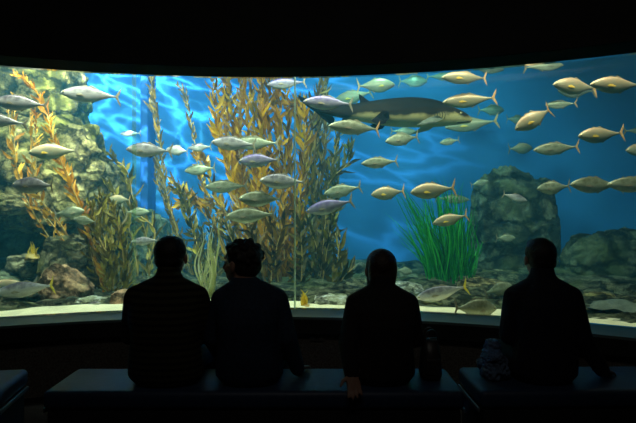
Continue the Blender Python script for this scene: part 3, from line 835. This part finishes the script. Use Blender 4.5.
def sfin(name, outline, y0, mat, spread=0, th=.012, sg=0):
    """outline in picture pixels; a lens-section fin in the shark's own space"""
    n = len(outline); pp = [P(a, b, SD)-so for a, b in outline]; c = sum(pp, Vector())/n
    zr = pp[0].z
    def yy(p): return y0 + sg*abs(p.z-zr)*spread
    vs = [Vector((p.x, yy(p), p.z)) for p in pp]
    q = [c+(p-c)*.6 for p in pp]
    vs += [Vector((p.x, yy(p)+th, p.z)) for p in q]+[Vector((p.x, yy(p)-th, p.z)) for p in q]
    fs = []
    for i in range(n):
        j = (i+1) % n; fs += [(i, j, n+j, n+i), (j, i, 2*n+i, 2*n+j)]
    fs += [tuple(range(n, 2*n)), tuple(range(2*n, 3*n))[::-1]]
    o = mesh_obj(name, vs, fs, mat, sr, False)
    bm = bmesh.new(); bm.from_mesh(o.data); bmesh.ops.triangulate(bm, faces=[f for f in bm.faces if len(f.verts) > 4]); bmesh.ops.recalc_face_normals(bm, faces=bm.faces); bm.to_mesh(o.data); bm.free()
    return o
sfin('dorsal_fin', [(374, 103), (368, 100), (362, 95.5), (359, 93.5), (359, 97), (360, 101), (360, 105), (368, 106)], .01, M['shark_fin'])
sfin('caudal_fin', [(324, 105), (312, 100), (304, 95), (297, 92), (300, 98), (308, 105), (316, 110), (322, 116), (334, 125), (335, 117), (331, 110)], .15, M['shark_fin'], th=.01)
sfin('anal_fin', [(352, 116), (347, 121), (341, 124), (342, 119), (344, 115)], .06, M['shark_fin'])
sfin('pelvic_fin', [(388, 120), (384, 125), (377, 127.5), (369, 123), (374, 119), (381, 113), (387, 114)], -.115, M['shark_fin'], .5, .012, -1)
sfin('pelvic_fin', [(388, 122), (384, 127), (377, 129), (371, 124), (378, 120)], .09, M['shark_fin'], .5, .012, 1)
sfin('pectoral_fin', [(440, 121), (432, 125), (422, 127), (413, 128), (420, 123), (426, 120), (434, 118)], -.15, M['ray'], .8, .012, -1)
sfin('pectoral_fin', [(440, 123), (432, 128), (420, 131), (414, 132), (424, 125)], .13, M['shark'], .8, .012, 1)
for sy in (-1, 1):
    c = P(459, 114.5, SD)-so; e = ball('eye', (c.x, sy*.083, c.z), .013, M['eye_w'], sr)
    ball('pupil', (c.x, sy*.092, c.z), .007, M['eye_b'], e)
for i in range(5):
    c = P(441-i*2.6, 117, SD)-so
    pts_ = [Vector((c.x+.01*math.sin(t*3), -.158-.003*i+.03*(abs(t-.5)*2)**2, c.z+.045-.09*t)) for t in [k/8 for k in range(9)]]
    mesh_obj('gill_slit', *tube(pts_, [.003]*9, 6), M['shark_fin'], sr)
c0 = [P(470, 121.5, SD)-so, P(463, 123.2, SD)-so, P(455, 124, SD)-so]
mesh_obj('mouth', *tube([v+Vector((0, -.04-.03*i, 0)) for i, v in enumerate(c0)], [.004]*3, 6), M['shark_fin'], sr)

# ---------------------------------------------------------------- resting ray
rc = P(618, 311, 4.55); rr = empty('stingray', (rc.x, 4.55, sand_z(rc.x, 4.55)), 'dark flat ray resting on the sand at the lower right corner', 'ray')
bm = bmesh.new(); bmesh.ops.create_icosphere(bm, subdivisions=5, radius=1)
for v in bm.verts:
    n = v.co.copy(); w = max(abs(n.x), 0)
    e = (1-.25*abs(math.sin(2*math.atan2(n.y, n.x)))) if (abs(n.x)+abs(n.y)) > .01 else 1
    v.co = Vector((n.x*.30*e, n.y*.26*e, n.z*.05*(1-.7*(n.x*n.x+n.y*n.y))+.03+.01*math.sin(n.x*9)))
bm_obj('body', bm, M['ray'], rr)
mesh_obj('tail', *tube([Vector((-.25-.07*i, .02*math.sin(i), .03+.012*i)) for i in range(6)], [.02-.003*i for i in range(6)], 8), M['ray'], rr)
for sx in (.13, .16):
    e = ball('eye', (sx, -.07, .06), .014, M['eye_w'], rr)

# ---------------------------------------------------------------- benches
def bench(label, x0, x1, y0, y1, rot=0, piv=None):
    cx, cy = (x0+x1)/2, (y0+y1)/2
    r = empty('bench', (cx, cy, 0), label, 'bench', 'padded benches facing the tank')
    hx, hy = (x1-x0)/2, (y1-y0)/2
    o = box('seat_cushion', (-hx, -hy, .35), (hx, hy, .45), M['bench'], r, .03, 4)
    me = o.data
    box('base', (-hx+.02, -hy+.02, .06), (hx-.02, hy-.02, .345), M['bench_base'], r, .006, 2)
    box('plinth', (-hx+.07, -hy+.07, 0), (hx-.07, hy-.07, .06), M['bench_base'], r)
    for sx in (-1, 1):
        box('edge_strip', (sx*(hx+.001)-.006, -hy+.03, .325), (sx*(hx+.001)+.006, hy-.03, .35), M['steel'], r, .002, 2)
    r.rotation_euler = (0, 0, R_(rot))
    return r
bench('long navy bench carrying the three people at left and centre', -1.48, .79, 2.78, 3.20)
bench('navy bench under the dark-coated person at right', .87, 2.35, 2.80, 3.24, 1.0)
bench('empty navy bench end at the lower left corner', -2.95, -1.73, 2.66, 3.10, 9)

# ---------------------------------------------------------------- people
def capsule(bm, p0, r0, p1, r1, seg=14, flat=None):
    """tapered limb with round ends; flat=(axis, factor) squashes it"""
    p0, p1 = Vector(p0), Vector(p1); d = p1-p0; L = d.length; d.normalize()
    a = d.cross(Vector((0, 0, 1)) if abs(d.z) < .9 else Vector((0, 1, 0))).normalized(); b = d.cross(a)
    rings = []
    for t in (-80, -60, -35, -12): rings.append((r0*math.sin(R_(t)), r0*math.cos(R_(t))))
    for k in range(1, 6): rings.append((L*k/6, r0+(r1-r0)*k/6))
    for t in (12, 35, 60, 80): rings.append((L+r1*math.sin(R_(t)), r1*math.cos(R_(t))))
    vs = []
    for h, r in rings:
        row = []
        for k in range(seg):
            th = 2*PI*k/seg; o = (a*math.cos(th)+b*math.sin(th))*r
            if flat: o -= flat[0]*(o.dot(flat[0]))*(1-flat[1])
            row.append(bm.verts.new(p0+d*h+o))
        vs.append(row)
    for r0_, r1_ in zip(vs, vs[1:]):
        for k in range(seg):
            bm.faces.new((r0_[k], r0_[(k+1) % seg], r1_[(k+1) % seg], r1_[k]))
    bm.faces.new(vs[0][::-1]); bm.faces.new(vs[-1])
def ellip(bm, c, r, rot=None, sub=3):
    geom = bmesh.ops.create_icosphere(bm, subdivisions=sub, radius=1)
    for v in geom['verts']:
        q = Vector((v.co.x*r[0], v.co.y*r[1], v.co.z*r[2]))
        if rot: q = rot @ q
        v.co = Vector(c)+q
def ellip_h(bm, hs, c, r, rot=None, sub=3): ellip(bm, c, [q*hs for q in r], rot, sub)
def loft(bm, rings, seg=24, e=.85):
    rows = []
    for (cx, cy, z, rx, ry) in rings:
        row = []
        for k in range(seg):
            th = 2*PI*k/seg; c, s_ = math.cos(th), math.sin(th)
            row.append(bm.verts.new((cx+rx*math.copysign(abs(c)**e, c), cy+ry*math.copysign(abs(s_)**e, s_), z)))
        rows.append(row)
    for a, b in zip(rows, rows[1:]):
        for k in range(seg): bm.faces.new((a[k], a[(k+1) % seg], b[(k+1) % seg], b[k]))
    bm.faces.new(rows[0][::-1]); bm.faces.new(rows[-1])
def remesh(name, bm, mat, parent, vox=.008, smooth=3):
    bmesh.ops.recalc_face_normals(bm, faces=bm.faces)
    me = bpy.data.meshes.new(name); bm.to_mesh(me); bm.free()
    t = bpy.data.objects.new('tmp', me); COL.objects.link(t)
    md = t.modifiers.new('r', 'REMESH'); md.mode = 'VOXEL'; md.voxel_size = vox
    if smooth:
        sm = t.modifiers.new('s', 'SMOOTH'); sm.factor = .5; sm.iterations = smooth
    dg = bpy.context.evaluated_depsgraph_get()
    me2 = bpy.data.meshes.new_from_object(t.evaluated_get(dg)); me2.name = name
    bpy.data.objects.remove(t); bpy.data.meshes.remove(me)
    me2.materials.clear(); me2.materials.append(mat)
    me2.polygons.foreach_set('use_smooth', [True]*len(me2.polygons))
    o = bpy.data.objects.new(name, me2); COL.objects.link(o)
    if parent: o.parent = parent
    return o

def hand(bm, wrist, fwd, down, s, spread=1.0, curl=.5):
    """palm, four fingers and a thumb; fwd = finger direction, down = palm normal, s = side of the thumb (+1: fwd x down)"""
    fwd = Vector(fwd).normalized(); down = Vector(down); down = (down-fwd*down.dot(fwd)).normalized()
    side = fwd.cross(down)*s
    w = Vector(wrist)
    capsule(bm, w, .024, w+fwd*.03, .027, flat=(down, .7))
    for k in range(4):
        o = side*(.028-.0187*k)
        capsule(bm, w+fwd*.01+o*.8, .0125, w+fwd*.085+o, .0115, 8)
        L = (.072, .080, .074, .058)[k]
        b = w+fwd*.085+o; dir0 = (fwd+side*(.10-.07*k)*spread+down*curl*.25).normalized()
        m1 = b+dir0*L*.48; dir1 = (dir0+down*curl*.7).normalized(); m2 = m1+dir1*L*.32; dir2 = (dir1+down*curl*.8).normalized()
        capsule(bm, b, .0098, m1, .0088, 8); capsule(bm, m1, .0088, m2, .008, 8); capsule(bm, m2, .008, m2+dir2*L*.24, .0072, 8)
    tb = w+fwd*.022+side*.024; t1 = tb+(fwd*.6+side*.75).normalized()*.042; t2 = t1+(fwd*.85+side*.35+down*.3).normalized()*.032
    capsule(bm, tb, .0145, t1, .0115, 8); capsule(bm, t1, .011, t2, .0088, 8)

def person(label, x, y, top, hair_mat, top_mat, leg_mat, sh=.195, yaw=0, head_yaw=0, hs=1.0, arms=None, style='short', lean=0, hw=1.0, collar=0, broad=1.0, garment='sweater', hx=0, tilt=0, rotz=0, legs=0):
    root = empty('person', (x, y, 0), label, 'person'); root.rotation_euler = (0, 0, R_(rotz))
    # heights from the seat up; head crown at 'top'
    k = (top-.47)/.80
    Z = lambda z: .47+(z-.47)*k if z > .47 else z
    hc = Vector((hx, .055+lean, Z(1.27)-.118*hs))
    hr = Matrix.Rotation(R_(head_yaw), 3, 'Z') @ Matrix.Rotation(R_(tilt), 3, 'X')
    HP = lambda p: hc + hr @ (Vector(p)*hs)
    hip = [Vector((s_*.09, .0, .545)) for s_ in (-1, 1)]
    knee = [Vector((s_*(.13+legs*.05), .44, .50)) for s_ in (-1, 1)]
    ank = [Vector((s_*(.12+legs*.04), .40+.04*s_, .09)) for s_ in (-1, 1)]
    shd = [Vector((s_*(sh-.012), -.005+lean*.5, Z(.925))) for s_ in (-1, 1)]
    A = arms or [None, None]
    elb, wri = [], []
    for i, s_ in enumerate((-1, 1)):
        if A[i] is None:
            elb.append(Vector((s_*(sh+.045), .05, Z(.70)))); wri.append(Vector((s_*.10, .27, .655)))
        else:
            elb.append(Vector(A[i][0])); wri.append(Vector(A[i][1]))
    def torso(bm, g):
        loft(bm, [(0, -.01, .455-g*.2, .135*broad+g, .10+g), (0, -.01, .50, .175*broad+g, .125+g), (0, -.02, .58, .17*broad+g, .125+g), (0, -.035, Z(.70), .155*broad+g, .112+g),
                  (0, -.035, Z(.82), .168*broad+g, .118+g), (0, -.02+lean*.3, Z(.90), .170*broad+g, .115+g), (0, -.005+lean*.5, Z(.955), .140*broad+g, .100+g), (hx*.3, 0+lean*.5, Z(1.00), .105*broad+g, .08+g), (hx*.4, .005+lean*.6, Z(1.035), .072+g, .062+g), (hx*.6, .012+lean*.7, Z(1.06), .058+g, .052+g)])
        for i, s_ in enumerate((-1, 1)):
            capsule(bm, (s_*.045+hx*.4, .0+lean*.5, Z(.995)), .048+g, shd[i], .058+g)
    def upper_arm(bm, g):
        for i in range(2):
            capsule(bm, shd[i], .060+g, elb[i], .044+g)
            capsule(bm, elb[i], .044+g, wri[i], .028+g*1.1)
    def legs_(bm, g):
        for i in range(2):
            capsule(bm, hip[i], .088+g, knee[i], .060+g); capsule(bm, knee[i], .058+g, ank[i], .038+g*1.5)
    def foot(bm, i, g):
        a = ank[i]; capsule(bm, a-Vector((0, .02, .035)), .036+g, a+Vector((0, .14, -.052)), .030+g, flat=(Vector((0, 0, 1)), .9))
    bm = bmesh.new()
    torso(bm, 0); upper_arm(bm, 0); legs_(bm, 0); foot(bm, 0, 0); foot(bm, 1, 0)
    # neck and head
    capsule(bm, (hx*.5, .01+lean*.6, Z(1.02)), .054, HP((0, -.01, -.05)), .052)
    ellip_h(bm, hs, HP((0, -.008, .028)), (.076*hw, .096, .088), hr); ellip_h(bm, hs, HP((0, .018, -.04)), (.062*hw, .072, .078), hr)
    ellip_h(bm, hs, HP((0, .05, -.098)), (.026, .024, .018), hr)                         # chin
    capsule(bm, HP((0, .086, .012)), .009, HP((0, .108, -.028)), .0125, 8)           # nose
    ellip_h(bm, hs, HP((0, .082, -.064)), (.024, .012, .006), hr); ellip_h(bm, hs, HP((0, .080, -.077)), (.020, .012, .007), hr)   # lips
    capsule(bm, HP((-.035, .082, .03)), .009, HP((.035, .082, .03)), .009, 8)       # brow
    for s_ in (-1, 1):
        ellip_h(bm, hs, HP((s_*.081*hw, .002, -.012)), (.011, .020, .032), hr @ Matrix.Rotation(R_(s_*18), 3, 'Z'))   # ears
        ellip_h(bm, hs, HP((s_*.042, .06, -.03)), (.022, .018, .02), hr)                  # cheeks
    for i, s_ in enumerate((-1, 1)):
        ad = A[i]
        if ad is None:
            hand(bm, wri[i], (-s_*.35, 1, -.12), (0, -.1, -1), s_ * 1, 1, .45)
        else:
            hand(bm, wri[i], ad[2], ad[3], ad[4], 1.2, ad[5])
    body = remesh('body', bm, M['skin'], root, .006, 2)
    # eyes
    for s_ in (-1, 1):
        e = ball('eye', HP((s_*.032, .0745, .008)), .0115, M['silverw'], root); remat(e, M['eye_sclera'])
        ball('pupil', HP((s_*.032, .0835, .008)), .0045, M['eye_b'], e)
    # garments
    g = .014
    bm = bmesh.new(); torso(bm, g)
    upper_arm(bm, g)
    if collar: capsule(bm, (hx*.6, .0+lean*.6, Z(1.03)), .062+collar, (hx*.7, .012+lean*.7, Z(1.075)), .060+collar)
    remesh(garment, bm, top_mat, root, .009, 4)
    bm = bmesh.new(); loft(bm, [(0, -.01, .452, .14*broad, .11), (0, -.01, .50, .183*broad, .133), (0, -.01, .56, .175*broad, .13), (0, -.02, .60, .165*broad, .12)]); legs_(bm, .012)
    remesh('trousers', bm, leg_mat, root, .01, 3)
    for i in range(2):
        bm = bmesh.new(); foot(bm, i, .012)
        o = remesh('shoe', bm, M['shoe'], root, .007, 2)
        zmin = min(v.co.z for v in o.data.vertices)
        for v in o.data.vertices: v.co.z = max(v.co.z - 0, .004)
    # hair
    bm = bmesh.new()
    if style in ('short', 'curly'):
        ellip_h(bm, hs, HP((0, -.018, .036)), (.086*hw, .098, .090), hr); ellip_h(bm, hs, HP((0, -.038, -.012)), (.078*hw, .072, .068), hr)
        ellip_h(bm, hs, HP((0, .03, .082)), (.058*hw, .06, .034), hr)
        if style == 'curly':
            rg = random.Random(3)
            for _ in range(70):
                a = rg.uniform(0, 2*PI); e_ = rg.uniform(-.35, 1.3)
                v = Vector((math.cos(a)*math.cos(e_), math.sin(a)*math.cos(e_), math.sin(e_)))
                if v.y > .55 and v.z < .55: continue
                ellip_h(bm, hs, HP((v.x*.082*hw, v.y*.092-.02, v.z*.085+.036)), [rg.uniform(.012, .02)]*3, hr, 2)
    else:
        ellip_h(bm, hs, HP((0, -.015, .034)), (.086*hw, .102, .090), hr)
        loft_r = []
        for t in range(8):
            u = t/7; w_ = .078*hw + .016*math.sin(PI*u)*1.0
            loft_r.append((HP((0, -.045, 0)).x, HP((0, -.045, 0)).y-.01*u, hc.z+.05-.175*u, w_*(1-.32*u), .062*(1-.3*u)))
        loft(bm, loft_r[::-1], 20)
        for s_ in (-1, 1):
            capsule(bm, HP((s_*.066, .0, .02)), .024, HP((s_*.066, -.015, -.125)), .016)
        # tail of hair gathered over one shoulder
        capsule(bm, HP((.0, -.06, -.06)), .036, HP((.05, -.075, -.19)), .024); capsule(bm, HP((.05, -.075, -.19)), .024, HP((.06, -.08, -.26)), .01)
    remesh('hair', bm, hair_mat, root, .006 if style == 'curly' else .007, 2)
    return root, HP
M['eye_sclera'] = simple('eye white', (.42, .40, .37), .3)

# positions: P(px, py, D) only gives the sitting spot in metres
def sx(px, D=2.97): return (px-CX)/F*D
def hz(py, D=3.0): return CH-(py-H0)/F*D
person('person with short dark hair in a striped olive sweater, hands in lap', sx(168), 2.95, hz(236.5), M['hair_dark'], M['sweater'], M['trousers'], sh=.180, hx=.008, broad=1.12, hw=1.06, head_yaw=-4, collar=.006)
# second: turned left, hand propped on the bench
x2 = sx(250)
pr, HP = person('person wearing glasses and a navy shirt, head turned left, one hand on bench', x2, 2.96, hz(241), M['hair_dark'], M['navy_shirt'], M['jeans'], sh=.160, hx=-.055, broad=1.02, hw=1.06, hs=1.1, head_yaw=66,
   arms=[((-.21, .0, .70), (-.20, .12, .575), (-.1, 1, -.25), (0, 0, -1), -1, .3), ((.215, -.03, .70), (.27, .05, .505), (.3, 1, -.2), (0, -.1, -1), 1, .25)], style='curly', garment='shirt', collar=.0)
# glasses
gx = bpy.data.objects.new('glasses', None); COL.objects.link(gx); gx.parent = pr; gx['label'] = 'thin framed glasses'
for s_ in (-1, 1):
    ringp = [HP((s_*.033+.023*math.cos(a), .104, .008+.017*math.sin(a))) for a in [2*PI*k/20 for k in range(21)]]
    mesh_obj('rim', *tube(ringp, [.0018]*21, 6), M['glass_frame'], gx)
    mesh_obj('temple_arm', *tube([HP((s_*.056, .104, .012)), HP((s_*.082, .06, .012)), HP((s_*.090, .0, .006))], [.0018]*3, 6), M['glass_frame'], gx)
mesh_obj('bridge', *tube([HP((-.010, .104, .012)), HP((0, .107, .014)), HP((.010, .104, .012))], [.0018]*3, 6), M['glass_frame'], gx)
x3 = sx(382)
pr3, _ = person('person with long brown hair in a black coat, one hand behind on the bench', x3, 2.97, hz(249.5), M['hair_brown'], M['black_coat'], M['jeans'], sh=.150, hx=.0, broad=.98, hw=1.03, head_yaw=6,
   arms=[((-.195, -.08, .68), (-.178, -.115, .515), (.05, -1, -.32), (0, 0, -1), -1, .55), None], style='long', garment='coat', collar=.014)
# wristwatch at her wrist
wt = bpy.data.objects.new('wristwatch', None)
COL.objects.link(wt); wt.location = (x3-.178, 2.97-.128, .548); tag(wt, 'small shiny wristwatch on the wrist of the long-haired person', 'wristwatch')
ringp = [Vector((.040*math.cos(a), .0, .040*math.sin(a))) for a in [2*PI*k/24 for k in range(25)]]
mesh_obj('strap', *tube(ringp, [.004]*25, 6), M['bag'], wt)
ball('dial', (0, -.006, .042), .012, M['silverw'], wt, (1, 1, .35)); wt.rotation_euler = (R_(-15), 0, 0)
person('broad person with short dark hair in a dark navy coat, arms apart', sx(544), 2.99, hz(239), M['hair_dark'], M['navy_coat'], M['trousers'], sh=.165, hx=.006, broad=.98, hw=.99, head_yaw=3,
   arms=[((-.185, .02, .70), (-.10, .25, .655), (.35, 1, -.12), (0, -.1, -1), -1, .45), ((.20, -.05, .70), (.33, -.02, .51), (.55, .55, -.25), (0, 0, -1), 1, .3)], garment='coat', collar=.008, lean=0.0)

# handbag on the bench beside the long-haired person
bx = sx(431, 3.0)
hb = empty('handbag', (bx, 3.02, .45), 'black handbag standing upright on the bench right of the long-haired person', 'handbag')
bm = bmesh.new(); loft(bm, [(0, 0, .002, .055, .075), (0, 0, .03, .062, .085), (0, 0, .14, .055, .075), (0, 0, .21, .045, .045), (0, 0, .225, .035, .02)], 20, .7)
bm_obj('pouch', bm, M['bag'], hb)
for yo in (-.03, .03):
    mesh_obj('handle', *tube([Vector((.04*math.cos(a), yo, .205+.075*math.sin(a))) for a in [PI*k/14 for k in range(15)]], [.006]*15, 7), M['bag'], hb)
mesh_obj('zipper', *tube([Vector((-.035, 0, .228)), Vector((.035, 0, .228))], [.003]*2, 6), M['silverw'], hb)
box('front_pocket', (-.04, -.094, .04), (.04, -.078, .13), M['bag'], hb, .006)

# crumpled jacket beside the dark-coated person
jx = sx(492, 3.05)
jk = empty('folded_jacket', (jx+.005, 3.04, .45), 'crumpled blue grey jacket heaped on the bench left of the dark-coated person', 'jacket')
def crumple(name, c, r, seed, par):
    bm = bmesh.new(); bmesh.ops.create_icosphere(bm, subdivisions=5, radius=1)
    for v in bm.verts:
        n = v.co.copy(); d = 1+.25*noise.noise(n*2+Vector((seed, 0, 0)))+.18*(.4-abs(noise.noise(n*4.5+Vector((seed, 2, 0)))))*2
        v.co = Vector((c[0]+n.x*r[0]*d, c[1]+n.y*r[1]*d, max(.002, c[2]+n.z*r[2]*d)))
    return bm_obj(name, bm, M['denim_light'], par)
crumple('bodice', (0, 0, .055), (.075, .11, .075), 4, jk)
crumple('sleeve', (-.01, -.02, .125), (.055, .085, .04), 9, jk)
crumple('hood', (.005, .03, .17), (.04, .05, .035), 14, jk)

# ---------------------------------------------------------------- light
def area(name, loc, tgt, sx_, sy_, power, col, spread=180):
    l = bpy.data.lights.new(name, 'AREA'); l.shape = 'RECTANGLE'; l.size, l.size_y = sx_, sy_; l.energy = power; l.color = col; l.spread = R_(spread)
    o = bpy.data.objects.new(name, l); COL.objects.link(o); o.location = loc
    o.rotation_euler = (Vector(tgt)-Vector(loc)).to_track_quat('-Z', 'Y').to_euler(); return o
def ripple_spot(name, loc, tgt, power, col, ang, scale=7, contrast=1.0, seed=0, base=.35, stretch=(1, 1, 1), turn=0):
    """tank spot lamp with a ripple pattern put into its strength"""
    l = bpy.data.lights.new(name, 'SPOT'); l.energy = power; l.color = col; l.spot_size = R_(ang); l.spot_blend = .6; l.shadow_soft_size = .02
    l.use_nodes = True; nt = l.node_tree; em = nt.nodes['Emission']
    tc = N(nt, 'ShaderNodeTexCoord'); sp = N(nt, 'ShaderNodeSeparateXYZ'); nt.links.new(tc.outputs['Normal'], sp.inputs[0])
    dx = N(nt, 'ShaderNodeMath'); dx.operation = 'DIVIDE'; dy = N(nt, 'ShaderNodeMath'); dy.operation = 'DIVIDE'
    nt.links.new(sp.outputs['X'], dx.inputs[0]); nt.links.new(sp.outputs['Z'], dx.inputs[1]); nt.links.new(sp.outputs['Y'], dy.inputs[0]); nt.links.new(sp.outputs['Z'], dy.inputs[1])
    cb = N(nt, 'ShaderNodeCombineXYZ'); nt.links.new(dx.outputs[0], cb.inputs[0]); nt.links.new(dy.outputs[0], cb.inputs[1]); cb.inputs[2].default_value = seed
    mp = N(nt, 'ShaderNodeMapping'); mp.inputs['Scale'].default_value = stretch; mp.inputs['Rotation'].default_value = (0, 0, R_(turn)); nt.links.new(cb.outputs[0], mp.inputs[0])
    n1 = N(nt, 'ShaderNodeTexNoise', Scale=scale*.5, Detail=3.0); nt.links.new(mp.outputs[0], n1.inputs['Vector'])
    wm = N(nt, 'ShaderNodeMixRGB'); wm.blend_type = 'ADD'; wm.inputs[0].default_value = .28; nt.links.new(mp.outputs[0], wm.inputs[1]); nt.links.new(n1.outputs['Color'], wm.inputs[2])
    vo = N(nt, 'ShaderNodeTexVoronoi', Scale=scale); vo.feature = 'DISTANCE_TO_EDGE'; nt.links.new(wm.outputs[0], vo.inputs['Vector'])
    iv = N(nt, 'ShaderNodeMath'); iv.operation = 'MULTIPLY_ADD'; iv.inputs[1].default_value = -2.6; iv.inputs[2].default_value = 1.0; iv.use_clamp = True; nt.links.new(vo.outputs['Distance'], iv.inputs[0])
    pw = N(nt, 'ShaderNodeMath'); pw.operation = 'POWER'; pw.inputs[1].default_value = 10; nt.links.new(iv.outputs[0], pw.inputs[0])
    n2 = N(nt, 'ShaderNodeTexNoise', Scale=scale*.35, Detail=1.0); nt.links.new(mp.outputs[0], n2.inputs['Vector'])
    mm = N(nt, 'ShaderNodeMath'); mm.operation = 'MULTIPLY'; nt.links.new(pw.outputs[0], mm.inputs[0]); nt.links.new(n2.outputs['Fac'], mm.inputs[1])
    ml = N(nt, 'ShaderNodeMath'); ml.operation = 'MULTIPLY_ADD'; ml.inputs[1].default_value = 5.5*contrast; ml.inputs[2].default_value = base; nt.links.new(mm.outputs[0], ml.inputs[0])
    nt.links.new(ml.outputs[0], em.inputs['Strength'])  # caustic lines come from this pattern, no water surface bends the light
    o = bpy.data.objects.new(name, l); COL.objects.link(o); o.location = loc
    o.rotation_euler = (Vector(tgt)-Vector(loc)).to_track_quat('-Z', 'Y').to_euler(); return o
area('tank_light', (-2.5, 4.45, 3.9), (-2.4, 5.9, .9), 2.0, .3, 95, (1, .92, .66), 120)
area('tank_light', (0.0, 4.75, 3.9), (0.0, 6.2, .9), 2.2, .3, 70, (1, .94, .66), 120)
area('tank_light', (2.3, 4.25, 3.9), (2.5, 5.6, .9), 2.0, .3, 46, (1, .84, .55), 120)
ripple_spot('tank_light', (-2.6, 6.4, 4.5), (-2.0, 8.4, 2.9), 560, (.78, .88, 1), 110, 7, 2.2, 1, .42, (.45, 1.3, 1), 35)
ripple_spot('tank_light', (0.9, 6.4, 4.5), (1.0, 8.6, 2.2), 300, (.5, 1, .78), 125, 6, .5, 4, .75).data.shadow_soft_size = .25
ripple_spot('tank_light', (-2.4, 4.9, 4.4), (-3.2, 6.6, 2.2), 1000, (1, .88, .58), 95, 6, 1.0, 7, .4)
area('room_fill', (0.0, .6, 3.45), (0.0, 3.6, .3), 1.5, .4, 3.2, (1, .93, .82), 150)  # added fill lamp, lifts the dado and the backs of the people

w_ = bpy.data.worlds.new('world'); scn.world = w_; w_.use_nodes = True
w_.node_tree.nodes['Background'].inputs[0].default_value = (0, 0, 0, 1)

# ---------------------------------------------------------------- camera
cd = bpy.data.cameras.new('camera'); cd.sensor_width = 36; cd.lens = F/636*36; cd.shift_y = -6.5/636; cd.clip_end = 60
co = bpy.data.objects.new('camera', cd); COL.objects.link(co); co.location = (0, 0, CH); co.rotation_euler = (PI/2, 0, 0)
scn.camera = co
scn.view_settings.view_transform = 'Standard'; scn.view_settings.look = 'None'; scn.view_settings.exposure = 0; scn.view_settings.gamma = 1
scn.view_settings.use_curve_mapping = False
cy = scn.cycles
cy.max_bounces = 8; cy.volume_bounces = 1; cy.transparent_max_bounces = 12; cy.use_denoising = True
cy.sample_clamp_indirect = 4
